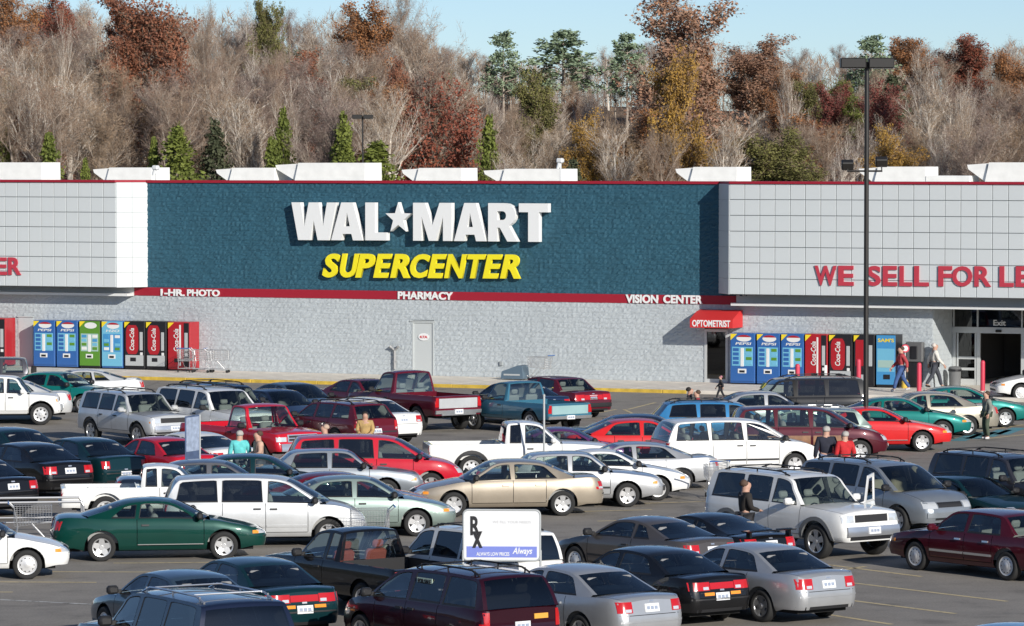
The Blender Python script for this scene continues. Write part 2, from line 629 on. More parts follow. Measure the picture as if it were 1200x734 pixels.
# red stripe and pale bands
uS0, uS1 = fpx(158, 342)[0], fpx(863, 350)[0]
b = MB(); b.box(uS0, uS1, -.05, .05, ZS0, ZS1); b.obj('red_stripe', M_RED, store)
for (x0, x1) in ((UL, uS0), (uS1, UR)):
    b = MB(); b.box(x0, x1, -.03, .05, ZS0, ZS1 + .6); b.obj('pale_band', M_TRIMW, store)
    b = MB(); b.box(x0, x1 - .02, -.62, -.032, ZS0 - .02, ZS0 + .09); b.obj('ledge_trim', M_TRIMW, store)
# parapet blocks with splayed returns
def parapet(u_wall, u_front, u_far, zb, pitch_u, nrow, name, cols, sgn):
    p = empty(name, parent=store)
    foot = [(u_wall, .05), (u_front, -P + .03), (u_far, -P + .03), (u_far, .05)]
    if sgn < 0: foot = foot[::-1]
    mm = MB(); n = 4
    ins = .02
    mm.add([(x, y, zb) for x, y in foot] + [(x, y, ZT - .02) for x, y in foot],
           [(0, 3, 2, 1), (4, 5, 6, 7)] + [(i, (i + 1) % n, n + (i + 1) % n, n + i) for i in range(n)])
    me = mm.mesh('parapet_core', M_JOINT); fixnormals(me)
    link('parapet_core', me, p)
    ph = (ZT - .06 - zb) / nrow
    g = .024
    pm = MB(); pm.rbox(0, pitch_u - g, 0, .05, 0, ph - g, .008)
    pme = pm.mesh('panel', M_PANEL)
    for c in range(cols):
        for r in range(nrow):
            x = u_front + sgn * c * pitch_u + (0 if sgn > 0 else -pitch_u) + g / 2
            link('panel', pme, p, (x, -P - .02 + random.uniform(-.002, .002), zb + r * ph + g / 2))
    # splay: full-height sheets cut into the same rows
    d = Vector((u_front - u_wall, -P, 0)); ln = d.length
    ang = math.atan2(d.y, d.x)
    nc = 2
    sm_ = MB(); sm_.rbox(0, ln / nc - .006, -.03 if sgn > 0 else -.02, .02 if sgn > 0 else .03, 0, ph - .006, .003)
    sme = sm_.mesh('return_panel', M_PANEL)
    for c in range(nc):
        for r in range(nrow):
            q = Vector((u_wall, 0, 0)) + d * (c / nc)
            link('return_panel', sme, p, (q.x, q.y, zb + r * ph), (0, 0, ang))
    return p
pr = (fpx(1163 * 1.0, 280, P)[0] - uF1) / round((1163 - 855) / 17.85)
pl = (uF0 - fpx(20.3, 280, P)[0]) / 8.0
par_r = parapet(uW1, uF1, UR, zR, pr, 7, 'entrance_parapet', 30, 1)
par_l = parapet(uW0, uF0, UL, zL, pl, 7, 'grocery_parapet', 18, -1)
# red copings
b = MB(); b.box(uW0, uW1, -.10, .5, ZT - .08, ZT + .03); b.obj('coping', M_RED, store)
for (uw, uf, ue) in ((uW0, uF0, UL), (uW1, uF1, UR)):
    mm = MB()
    foot = [(uw, .5), (uw, -.02), (uf, -P - .08), (ue, -P - .08), (ue, .5)]
    n = 5
    mm.add([(x, y, ZT - .06) for x, y in foot] + [(x, y, ZT + .035) for x, y in foot],
           [(4, 3, 2, 1, 0), (5, 6, 7, 8, 9)] + [(i, (i + 1) % n, n + (i + 1) % n, n + i) for i in range(n)])
    me = mm.mesh('coping', M_RED); fixnormals(me); link('coping', me, store)

# ---- big letters
def arc(cx, cz, rx, rz, a0, a1, n=8):
    return [(cx + rx * math.cos(R(a0 + (a1 - a0) * i / n)), cz + rz * math.sin(R(a0 + (a1 - a0) * i / n))) for i in range(n + 1)]
BIG = {
    'L': ([(0, 0), (1, 0), (1, .21), (.45, .21), (.45, 1), (0, 1)], []),
    'T': ([(0, 1), (0, .77), (.32, .77), (.32, 0), (.69, 0), (.69, .77), (1, .77), (1, 1)], []),
    'W': ([(0, 1), (.15, 0), (.41, 0), (.5, .52), (.59, 0), (.85, 0), (1, 1), (.80, 1), (.71, .36), (.61, 1), (.39, 1), (.29, .36), (.20, 1)], []),
    'A': ([(0, 0), (.31, 0), (.36, .17), (.64, .17), (.69, 0), (1, 0), (.68, 1), (.32, 1)], [[(.41, .37), (.59, .37), (.5, .74)]]),
    'M': ([(0, 0), (.22, 0), (.22, .64), (.41, 0), (.59, 0), (.78, .64), (.78, 0), (1, 0), (1, 1), (.69, 1), (.5, .40), (.31, 1), (0, 1)], []),
    'R': ([(0, 0), (.31, 0), (.31, .36), (.40, .36), (.66, 0), (1, 0), (.70, .42)] + arc(.56, .695, .38, .305, -62, 90) + [(0, 1)],
          [[(.31, .56), (.31, .79), (.50, .79)] + arc(.50, .675, .12, .115, 80, -80, 6) + [(.50, .56)]]),
}
star = []
for k in range(10):
    rr = .5 if k % 2 == 0 else .2
    a = R(90 + 36 * k)
    star.append((.5 + rr * math.cos(a), .47 + rr * math.sin(a) * 1.05))
BIG['*'] = (star, [])
LV = .42
def biglet(ch, x0, x1, y0, y1):
    (u0, z1), (u1, _) = fpx(x0, y0, LV), fpx(x1, y0, LV)
    z0 = fpx((x0 + x1) / 2, y1, LV)[1]
    f = lambda P_: [(u0 + (u1 - u0) * a, z0 + (z1 - z0) * c) for a, c in P_]
    o = BIG[ch]
    s = slab(f(o[0]), [f(h) for h in o[1]], -LV, -.12)
    me = s.mesh('sign_letter', M_WLET); fixnormals(me)
    q = link('sign_letter', me, store)
    return q
for ch, a, c, y0, y1 in [('W', 341.5, 393.5, 237.3, 281.6), ('A', 388, 425, 237.4, 281.8), ('L', 428, 453, 237.5, 281.9), ('*', 451, 482, 237, 273),
                         ('M', 484, 529, 237.8, 282.4), ('A', 532, 569.5, 238, 282.8), ('R', 572, 606, 238.2, 283.2), ('T', 608, 642, 238.5, 283.6)]:
    biglet(ch, a, c, y0, y1)
    if ch == '*': continue
for ch, a, c in zip('SUPERCENTER', (172, 248, 313, 390, 462, 547, 622, 692, 790, 856, 930), (246, 329, 397, 468, 545, 630, 700, 787, 868, 938, 1016)):
    x0, x1 = 330 + a / 3.636, 330 + c / 3.636
    t = (a - 172) / 850
    u0, z1 = fpx(x0, 297.2 + 1.2 * t, .25); u1, z0 = fpx(x1, 325.6 + 1.4 * t, .25)
    put_text(ch, 'yellow_letter', M_YLET, store, u0, u1, z0, z1, -.12, .036, .13, .22)
for ch, a, c in zip('WESELLFORLESS', (142, 215, 303, 352, 403, 448, 522, 565, 633, 710, 760, 812, 864), (209, 262, 345, 395, 441, 492, 564, 626, 684, 753, 806, 858, 910)):
    x0, x1 = 900 + a / 2.62, 900 + c / 2.62
    t = (a - 142) / 600
    u0, z1 = fpx(x0, 311.4 + .8 * t, P + .1); u1, z0 = fpx(x1, 335 + 1.6 * t, P + .1)
    put_text(ch, 'red_letter', M_LRED, store, u0, u1, z0, z1, -P - .03, .028, .05)
for ch, x0, x1 in (('T', -26, -11), ('E', -9, 7.3), ('R', 9, 24.2)):
    u0, z1 = fpx(x0, 301.8, P + .1); u1, z0 = fpx(x1, 322.6, P + .1)
    put_text(ch, 'red_letter', M_LRED, store, u0, u1, z0, z1, -P - .03, .028, .05)
for s, x0, x1, y0, y1 in (('1-HR.', 188, 216, 338.8, 347.4), ('PHOTO', 219, 257, 339.2, 347.8), ('PHARMACY', 466, 530.5, 341.6, 351.8), ('VISION', 733, 771, 345.2, 355.8), ('CENTER', 777, 823, 345.7, 356.4)):
    u0, z1 = fpx(x0, y0, .1); u1, z0 = fpx(x1, y1, .1)
    put_text(s, 'stripe_lettering', M_WLET, store, u0, u1, z0, z1, -.052, .038, .04)

# ---- doors in the wall
M_DOORG = mat('grey_door_paint', (.52, .55, .55), .55)
d = empty('exit_door', parent=store)
b = MB(); b.box(du0 + .06, du1 - .06, .0, .05, 0, dz1 - .06); b.obj('door_leaf', M_DOORG, d)
b = MB()
b.box(du0, du0 + .058, -.04, .055, 0, dz1); b.box(du1 - .058, du1, -.04, .055, 0, dz1); b.box(du0 + .058, du1 - .058, -.04, .055, dz1 - .058, dz1)
b.box(du0 - .1, du1 + .05, -.07, -.041, dz1, dz1 + .04)
b.obj('door_frame', M_DOORG, d)
M_SIGNR = mat('sign_red', (.6, .04, .05), .5)
u0, z1 = fpx(490.5, 390.5); u1, z0 = fpx(503, 399.5)
b = MB(); b.lathe([(0.001, 0), (1, 0), (1, -.02), (0.001, -.02)], 20); o = b.obj('door_sign', M_WLET, d, ((u0 + u1) / 2, -.012, (z0 + z1) / 2)); o.scale = ((u1 - u0) / 2, 1, (z1 - z0) / 2)
put_text('4:7A', 'door_sign_lettering', M_SIGNR, d, u0 + .06, u1 - .06, z0 + .1, z1 - .1, -.034, .03, .01)
# standpipe
u0, z0 = fpx(464, 424); zt = fpx(464, 410)[1]
b = MB()
b.tube((u0, -.12, .25), (u0, -.12, zt), .055, n=10); b.tube((u0, .05, .55), (u0, -.16, .55), .06, n=10)
for s in (-1, 1):
    b.tube((u0, -.12, zt - .02), (u0 + s * .16, -.16, zt + .12), .05, n=10); b.tube((u0 + s * .15, -.16, zt + .1), (u0 + s * .19, -.17, zt + .16), .065, n=10)
b.obj('standpipe', mat('standpipe_metal', (.36, .36, .36), .5, metal=.4), store)
b = MB(); u0, z0 = fpx(588, 426); b.rbox(u0 - .07, u0 + .07, -.1, .03, z0 - .09, z0 + .09, .015); b.obj('outlet_box', M_JOINT, store)
# service door near the left machines
u0, z1 = fpx(22, 371.5); u1 = fpx(39, 371)[0]
b = MB(); b.box(u0, u1, -.05, -.035, 0, z1); b.box(u0 - .05, u1 + .05, -.09, -.052, z1, z1 + .05); b.obj('service_door', M_DOORG, store)

# optometrist door and awning
d = empty('clinic_door', parent=store)
b = MB(); g = .1
b.box(ou0, ou0 + g, -.06, .05, 0, oz1); b.box(ou1 - g, ou1, -.06, .05, 0, oz1); b.box(ou0 + g, ou1 - g, -.06, .05, oz1 - g, oz1); b.box(ou0 + g, ou1 - g, -.055, .05, 0, .14)
b.obj('door_frame', M_ALU, d)
b = MB(); b.box(ou0 + g, ou1 - g, -.01, 0.0, .14, oz1 - g); b.obj('door_glass', G_STORE, d)
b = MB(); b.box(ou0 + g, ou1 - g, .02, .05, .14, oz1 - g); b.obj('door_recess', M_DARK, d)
AV = 1.15
a0 = fpx(808.5, 378, AV)[0]; a1 = fpx(858.5, 378, AV)[0]
za = fpx(836, 363, 0.05)[1]; zb_ = fpx(836, 374.5, AV)[1]; zc = fpx(836, 384.5, AV)[1]
aw = empty('awning', parent=store)
m = MB()
prof = [(-.05, za), (-.45, za - .06), (-.85, za - .22), (-AV, zb_), (-AV, zc), (-.05, zc)]
V = [(a0, y, z) for y, z in prof] + [(a1, y, z) for y, z in prof]
m.add(V, [(i, i + 1, 7 + i, 6 + i) for i in range(5)] + [(5, 4, 3, 2, 1, 0), (6, 7, 8, 9, 10, 11)])
M_AWN = mat('red_awning_cloth', (.62, .03, .03), .6)
me = m.mesh('awning_cover', M_AWN); fixnormals(me); link('awning_cover', me, aw)
put_text('OPTOMETRIST', 'awning_lettering', M_WLET, aw, a0 + .1, a1 - .1, zc + .04, zb_ - .03, -AV - .004, .025, .012)

# entrance recess
D = 2.4
b = MB(); b.box(uJ - .45, uJ - .001, .1, D, 0, ZS0 - .02); b.obj('entrance_jamb', M_WALLG, store)
bj = MB()
rn = random.Random(9)
for r in range(15):
    for k in range(6):
        y0 = .05 + k * .4 - (.2 if r % 2 else 0)
        y1 = min(y0 + .39, D); y0 = max(y0, 0.0)
        dd = rn.uniform(.005, .02)
        bj.box(uJ - .02, uJ + dd, y0 + .005, y1 - .005, r * .205 + .005, r * .205 + .198)
tag(bj.obj('jamb_block_face', M_WALLG, store), kind='stuff')
ent = empty('entrance', parent=store)
def ev(px, py): return fpx(px, py, -D)
e_l = ev(1116, 420)[0]
zt0 = ev(1150, 361)[1]; zt1 = ev(1150, 383.5)[1]; zh = ev(1150, 390.5)[1]
fr = MB()
uu = [ev(x, 420)[0] for x in (1116, 1121.5, 1144, 1150.5, 1195, 1201, 1222)]
fr.box(e_l - .2, UR - 1, D - .06, D + .06, zh, zt1)                        # header
for x in (1116.5, 1145, 1197, 1222): fr.box(ev(x, 400)[0], ev(x, 400)[0] + .14, D - .055, D + .055, 0, zh - .003)
for x in (1117, 1145, 1197, 1222): fr.box(ev(x, 400)[0], ev(x, 400)[0] + .06, D - .05, D + .05, zt1 + .003, 3.6)
fr.obj('door_frame', M_ALU, ent)
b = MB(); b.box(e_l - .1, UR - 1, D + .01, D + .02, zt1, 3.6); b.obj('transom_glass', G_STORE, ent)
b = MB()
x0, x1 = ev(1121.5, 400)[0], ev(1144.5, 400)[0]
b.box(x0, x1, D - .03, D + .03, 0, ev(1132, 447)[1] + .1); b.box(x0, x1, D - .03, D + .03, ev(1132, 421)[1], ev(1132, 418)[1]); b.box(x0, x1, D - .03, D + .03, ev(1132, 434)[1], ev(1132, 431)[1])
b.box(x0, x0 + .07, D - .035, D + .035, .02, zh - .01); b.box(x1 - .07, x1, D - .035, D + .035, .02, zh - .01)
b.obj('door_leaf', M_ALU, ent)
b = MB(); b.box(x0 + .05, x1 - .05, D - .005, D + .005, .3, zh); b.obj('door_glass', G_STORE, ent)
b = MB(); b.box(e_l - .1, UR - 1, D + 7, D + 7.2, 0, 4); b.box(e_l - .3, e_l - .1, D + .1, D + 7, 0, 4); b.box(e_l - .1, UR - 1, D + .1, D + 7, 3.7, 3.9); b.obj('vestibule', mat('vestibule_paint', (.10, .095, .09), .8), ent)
b = MB(); b.box(e_l - .1, UR - 1, .1, D + 7, -.06, -.004); b.obj('vestibule_floor', M_CONC, ent)
u0, z1 = ev(1164.5, 375); u1, z0 = ev(1179, 382)
put_text('Exit', 'exit_lettering', M_WLET, ent, u0, u1, z0, z1, D - .03, .02, .02)
b = MB(); u0, z0 = ev(1171, 388); b.rbox(u0 - .12, u0 + .12, D - .14, D - .062, z0 - .05, z0 + .05, .02); b.obj('door_sensor', M_DARK, ent)
# mats inside, dim goods
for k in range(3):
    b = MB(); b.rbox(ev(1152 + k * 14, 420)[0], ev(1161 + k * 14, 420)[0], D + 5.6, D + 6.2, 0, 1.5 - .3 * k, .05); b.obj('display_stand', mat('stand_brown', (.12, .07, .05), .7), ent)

# ---- rooftop units
M_RTU = mat('white_unit_paint', (.86, .85, .81), .6, noise=.07, nscale=2)
M_RTUD = mat('unit_louvre', (.16, .16, .16), .7)
def rtu(px0, px1, pyt, label, v=-14., hood=.2):
    u0, zt = fpx(px0, pyt, v); u1 = fpx(px1, pyt, v)[0]
    W = u1 - u0; H = zt - 7.3
    e = empty('rooftop_unit'); e.location = fac(u0, v, 7.3); e.rotation_euler = (0, 0, -THETA)
    h = hood * W
    m = MB(); x0 = h + .02
    m.add([(x0, 0, .15), (W, 0, .15), (W, 1.8, .15), (x0, 1.8, .15), (x0 + .28, .05, H), (W, .05, H), (W, 1.75, H), (x0 + .28, 1.75, H)],
          [(0, 3, 2, 1), (4, 5, 6, 7), (0, 1, 5, 4), (1, 2, 6, 5), (2, 3, 7, 6), (3, 0, 4, 7)])
    m.obj('cabinet', M_RTU, e)
    m = MB()
    m.add([(0, .15, H * .93), (x0 + .14, .15, H * .97), (x0 + .14, .15, H * .42), (.06, .15, H * .80),
           (0, 1.6, H * .93), (x0 + .14, 1.6, H * .97), (x0 + .14, 1.6, H * .42), (.06, 1.6, H * .80)],
          [(0, 3, 2, 1), (4, 5, 6, 7), (0, 1, 5, 4), (2, 3, 7, 6), (3, 0, 4, 7), (1, 2, 6, 5)])
    m.obj('intake_hood', M_RTU, e)
    m = MB(); m.box(x0 - .1, W - .1, .1, 1.7, 0, .16); m.obj('curb', M_RTUD, e)
    m = MB()
    for k in range(4): m.box(x0 + .02, x0 + .12, .012, .05, .25 + .12 * k, .31 + .12 * k)
    m.box(x0 - .06, x0 + .05, .2, 1.5, .2, H * .4); m.obj('louvre', M_RTUD, e)
    tag(e, label, 'rooftop unit', 'white rooftop units behind the parapet')
for a in [(-30, 48, 190.5, 'white rooftop unit at the far left edge above the grocery parapet'),
          (107, 177, 196.5, 'white rooftop unit with intake hood left of the small roof lamp by the blue wall'),
          (251, 321, 196.8, 'smaller white rooftop unit touching the bigger one, above the W of the sign'),
          (321, 427, 191, 'largest white rooftop unit, above the sign letters W and A'),
          (469, 540, 197, 'white rooftop unit above the gap between star and M'),
          (565, 658, 198, 'long low white rooftop unit above the letters R and T'),
          (790, 863, 195.8, 'white rooftop unit above the right end of the blue wall'),
          (1005, 1084, 195.5, 'white rooftop unit behind the tall lamp pole'),
          (1132, 1226, 190.5, 'white rooftop unit at the far right edge above the entrance')]:
    rtu(*a[:3], a[3])
# low vents and roof lamps
u0, zt = fpx(1084, 206, -14); u1 = fpx(1137, 206, -14)[0]
m = MB(); m.rbox(0, u1 - u0, 0, 1.2, 0, zt - 7.3, .04); e = m.obj('roof_duct', M_RTU); e.location = fac(u0, -14, 7.3); e.rotation_euler = (0, 0, -THETA)
tag(e, 'low white roof duct between the two right rooftop units', 'duct')
for px, py, lb in ((183, 194, 'small white security lamp on the roof at the left end of the blue wall'), (657, 185.5, 'small white security lamp on the roof right of the letter T')):
    u0, zt = fpx(px, py, -3)
    e = empty('roof_lamp'); e.location = fac(u0, -3, 7.3); e.rotation_euler = (0, 0, -THETA)
    m = MB(); m.tube((0, 0, 0), (0, 0, zt - 7.45), .035, n=8); m.obj('post', M_TRIMW, e)
    m = MB(); m.rbox(-.16, .12, -.14, .14, zt - 7.5, zt - 7.3, .05); m.tube((-.05, 0, zt - 7.5), (-.12, -.05, zt - 7.75), .10, .06, 8); m.obj('lamp_head', M_TRIMW, e)
    tag(e, lb, 'lamp')

# ================================================================== WOODED HILLSIDE
def hill(x, y):
    t = min(1, max(0, (y - 352) / 140.))
    return -.3 + 15.5 * (t * t * (3 - 2 * t)) + .7 * math.sin(x * .06 + y * .03) * t
hm = MB()
xs = np.linspace(-190, 190, 60); ys = list(np.linspace(346, 500, 40)) + [560, 700, 1100]
hv = [(x, y, hill(x, y) if y <= 500 else hill(x, 500) - (y - 500) * .01) for y in ys for x in xs]
nx = len(xs)
hm.add(hv, [(j * nx + i, j * nx + i + 1, (j + 1) * nx + i + 1, (j + 1) * nx + i) for j in range(len(ys) - 1) for i in range(nx - 1)])
tag(hm.obj('wooded_hill', M_SOIL, smooth=60), kind='structure')

def leafmat(name, c, c2, n=.5):
    m = mat(name, c, .75, noise=n, nscale=.55, color2=c2, spec=.2)
    return m
M_TW = [leafmat('twig_grey_brown', (.40, .29, .205), (.22, .152, .112)), leafmat('twig_tan', (.47, .345, .235), (.29, .205, .14)),
        leafmat('twig_mauve', (.33, .245, .205), (.185, .135, .118))]
M_BK = mat('pale_bark', (.66, .60, .52), .9, noise=.3, nscale=1.5)
M_BKD = mat('grey_bark', (.40, .335, .275), .9, noise=.3, nscale=1.5)
LEAF = {
    'rust': leafmat('rust_leaves', (.35, .145, .08), (.20, .085, .055)),
    'orange': leafmat('orange_leaves', (.38, .175, .07), (.22, .10, .05)),
    'yellow': leafmat('yellow_leaves', (.46, .28, .06), (.28, .16, .05)),
    'maroon': leafmat('maroon_leaves', (.26, .075, .06), (.15, .05, .045)),
    'red': leafmat('red_leaves', (.33, .105, .06), (.18, .06, .045)),
    'russet': leafmat('russet_leaves', (.42, .24, .15), (.25, .14, .10)),
    'olive': leafmat('olive_leaves', (.22, .21, .07), (.11, .11, .04)),
    'cedar': leafmat('cedar_leaves', (.20, .23, .05), (.09, .115, .028)),
    'dark': leafmat('dark_cedar_leaves', (.10, .11, .06), (.05, .06, .035)),
    'pine': leafmat('pine_needles', (.30, .38, .24), (.18, .235, .15)),
    'tan': leafmat('dry_tan_leaves', (.30, .20, .11), (.18, .12, .07)),
}

def grow(rn, H, spread, upright=.55, levels=3, base=.18):
    """branch segments and twig tips of a bare broadleaf tree"""
    segs = []
    tips = []
    def branch(p, d, L, r, lev):
        n = 5 if lev == 0 else 3
        pts = [p]
        for i in range(n):
            d = (d + Vector((rn.uniform(-1, 1), rn.uniform(-1, 1), rn.uniform(-.3, .6))) * (.08 if lev == 0 else .2)).normalized()
            q = p + d * (L / n)
            r2 = r * (1 - .75 * (i + 1) / n) if lev else r * (1 - .8 * (i + 1) / n)
            segs.append((p, q, r * (1 - .75 * i / n), max(r2, .014 if lev < 3 else .009), lev))
            f = (i + 1) / n
            if lev < levels:
                k = {0: 4, 1: 3, 2: 3}[lev]
                if lev == 0 and f < base: k = 0
                for _ in range(k):
                    a = rn.uniform(0, 2 * math.pi)
                    o = Vector((math.cos(a), math.sin(a), 0))
                    nd = (d * upright + o * (1 - upright) * spread + Vector((0, 0, .15))).normalized()
                    t = rn.random()
                    branch(p.lerp(q, t), nd, L * rn.uniform(.32, .55) * (1.1 - .45 * f if lev == 0 else 1), r * (1 - .7 * f) * .5, lev + 1)
            p = q
            if lev >= 1: tips.append((q, d, lev))
    branch(Vector((0, 0, 0)), Vector((0, 0, 1)), H, H * .026, 0)
    return segs, tips

def wood_mesh(name, segs, bark):
    m = MB()
    for p, q, a, b, lev in segs:
        m.tube(p, q, a, b, 6 if lev == 0 else 3, cap=False)
    return m.mesh(name, bark, smooth=80)

def twig_mesh(name, rn, tips, M, n, L, wdt, droop=.0):
    m = MB()
    for p, d, lev in tips:
        for _ in range(n):
            dd = (d * .55 + Vector((rn.uniform(-1, 1), rn.uniform(-1, 1), rn.uniform(-.6, .75)))).normalized()
            ln = L * rn.uniform(.5, 1.2)
            s = dd.cross(Vector((rn.uniform(-1, 1), rn.uniform(-1, 1), rn.uniform(-1, 1)))).normalized() * wdt
            p0 = p + Vector((rn.uniform(-.2, .2), rn.uniform(-.2, .2), rn.uniform(-.2, .2)))
            m.add([p0 - s, p0 + s, p0 + dd * ln], [(0, 1, 2)])
            q = p0 + dd * ln * rn.uniform(.3, .7)
            d2 = (dd + Vector((rn.uniform(-1, 1), rn.uniform(-1, 1), rn.uniform(-1, 1))) * .8).normalized()
            m.add([q - s * .7, q + s * .7, q + d2 * ln * .6], [(0, 1, 2)])
    return m.mesh(name, M)

def leaf_mesh(name, rn, pts, M, n, sz, rad):
    m = MB()
    for p in pts:
        for _ in range(n):
            c = p + Vector((rn.gauss(0, rad), rn.gauss(0, rad), rn.gauss(0, rad * .8)))
            a = Vector((rn.uniform(-1, 1), rn.uniform(-1, 1), rn.uniform(-.4, .4))).normalized()
            b = a.cross(Vector((rn.uniform(-1, 1), rn.uniform(-1, 1), rn.uniform(-1, 1)))).normalized()
            s = sz * rn.uniform(.6, 1.3)
            m.add([c - a * s - b * s * .15, c + b * s * .6, c + a * s, c - b * s * .6], [(0, 1, 2, 3)])
    return m.mesh(name, M)

BARE = []
for k in range(7):
    rn = random.Random(100 + k)
    H = 10.
    segs, tips = grow(rn, H, rn.uniform(.8, 1.15), rn.uniform(.5, .66), 3, .5)
    fine = [t for t in tips if t[2] >= 2]
    BARE.append((wood_mesh('trunk', segs, M_BK if k % 2 == 0 else M_BKD), twig_mesh('crown', rn, fine, M_TW[k % 3], 2 if k % 2 else 1, .52, .0095)))
LEAFY = {}
def leafy(kind, k, dens, sz, rad):
    key = (kind, k)
    if key in LEAFY: return LEAFY[key]
    rn = random.Random(hash((len(kind), k)) % 1000 + 40)
    segs, tips = grow(rn, 10., 1.15, .5, 3, .25)
    fine = [t for t in tips if t[2] >= 2]
    tr = wood_mesh('trunk', segs, M_BKD)
    pts = [t[0] for t in fine if rn.random() < dens]
    if dens > .9:                    # full rounded crown
        pts = []
        while len(pts) < 900:
            q = Vector((rn.uniform(-1, 1), rn.uniform(-1, 1), rn.uniform(-1, 1)))
            if .35 < q.length < 1 + .1 * math.sin(q.x * 9 + q.z * 7): pts.append(Vector((q.x * 3.3, q.y * 3.3, 5.6 + q.z * 4.4)))
        pts = [p for p in pts if math.sin(p.x * 3.1 + p.z * 2.3) + math.sin(p.y * 2.7 - p.z * 3.3) > -1.3]
    LEAFY[key] = (tr, leaf_mesh('crown', rn, pts, LEAF[kind], 14, sz * .68, rad * 1.15), twig_mesh('twigs', rn, fine, M_TW[0], 1, .6, .013))
    return LEAFY[key]
def conifer(kind, k):
    key = (kind, 'c%d' % k)
    if key in LEAFY: return LEAFY[key]
    rn = random.Random(k + 900)
    m = MB(); m.tube((0, 0, 0), (0, 0, 9.6), .16, .02, 6)
    tr_m = m
    pts = []
    for i in range(1100):
        t = rn.random() ** 1.25
        z = .5 + 9.4 * t
        r = 2.5 * (1 - t) ** .6 * (.75 + .5 * rn.random()) * (1 + .34 * math.sin((3.2 + k) * z + 3 * k)) * math.sqrt(rn.uniform(.25, 1))
        a = rn.uniform(0, 2 * math.pi)
        lobes = 1 + .25 * math.sin(3 * a + z * 1.3 + k)
        pts.append(Vector((r * lobes * math.cos(a), r * lobes * math.sin(a), z)))
    for i in range(40):
        z = rn.uniform(1, 8); a = rn.uniform(0, 6.28); r = 1.5 * (1 - z / 10)
        tr_m.tube((0, 0, z), (r * math.cos(a), r * math.sin(a), z + .4), .03, .01, 3, False)
    LEAFY[key] = (tr_m.mesh('trunk', M_BKD), leaf_mesh('crown', rn, pts, LEAF[kind], 6, .17, .17), None)
    return LEAFY[key]
def pine(k):
    key = ('pine', 'p%d' % k)
    if key in LEAFY: return LEAFY[key]
    rn = random.Random(k + 700)
    m = MB(); m.tube((0, 0, 0), (0, 0, 9.9), .17, .02, 6)
    pts = []
    for w in range(13):
        z = 4.0 + 6 * w / 12
        L = 2.6 * (1 - (w / 13.) ** 1.4) + .35
        for b in range(6):
            if rn.random() < .22: continue
            a = b * 1.05 + w * .7 + rn.uniform(-.3, .3)
            l = L * rn.uniform(.6, 1.15)
            e = Vector((l * math.cos(a), l * math.sin(a), z + .25 * l + rn.uniform(-.2, .3)))
            m.tube((0, 0, z), e, .04, .012, 3, False)
            for q in range(7):
                f = rn.uniform(.4, 1.05)
                pts.append(Vector((0, 0, z)).lerp(e, f) + Vector((rn.gauss(0, .13), rn.gauss(0, .13), rn.gauss(.08, .1))))
    LEAFY[key] = (m.mesh('trunk', M_BKD), leaf_mesh('crown', rn, pts, LEAF['pine'], 9, .15, .16), None)
    return LEAFY[key]

_BD = {}
def bounds(parts):
    k = parts[1].as_pointer()
    if k not in _BD:
        co = np.empty(len(parts[1].vertices) * 3); parts[1].vertices.foreach_get('co', co); co = co.reshape(-1, 3)
        z = np.percentile(co[:, 2], 99.7); w = np.percentile(np.abs(co[:, :2]), 98.5) * 2
        _BD[k] = (float(z), float(w))
    return _BD[k]
def put_tree(name, parts, x, y, H, wd, rz, label, cat='tree', group=None):
    e = empty(name, (x, y, hill(x, y)), rz)
    zb_, wb_ = bounds(parts)
    e.scale = (wd / wb_, wd / wb_, H / zb_)
    link('trunk', parts[0], e)
    link('crown', parts[1], e)
    if len(parts) > 2 and parts[2]: link('twigs', parts[2], e)
    tag(e, label, cat, group)
    return e

CLEAR = []
def named(px, pyt, Y, parts, wpx, label, name='autumn_tree', w0=4.6, cat='tree', group=None, wf=1.):
    CLEAR.append((px, wpx * (.72 if 'round dark red' in label else .5), Y, pyt, 110 if 'round dark red' in label else 85 if ('tall rust' in label or 'tallest' in label) else 70 if ('golden' in label or name == 'cedar_tree' or 'low yellow' in label or 'spreading' in label) else 24))
    p = atY(px, pyt, Y)
    H = p.z - hill(p.x, Y)
    wd = wpx * Y / FPX * wf
    return put_tree(name, parts, p.x, Y, H, wd, random.uniform(0, 6.28), label, cat, group)

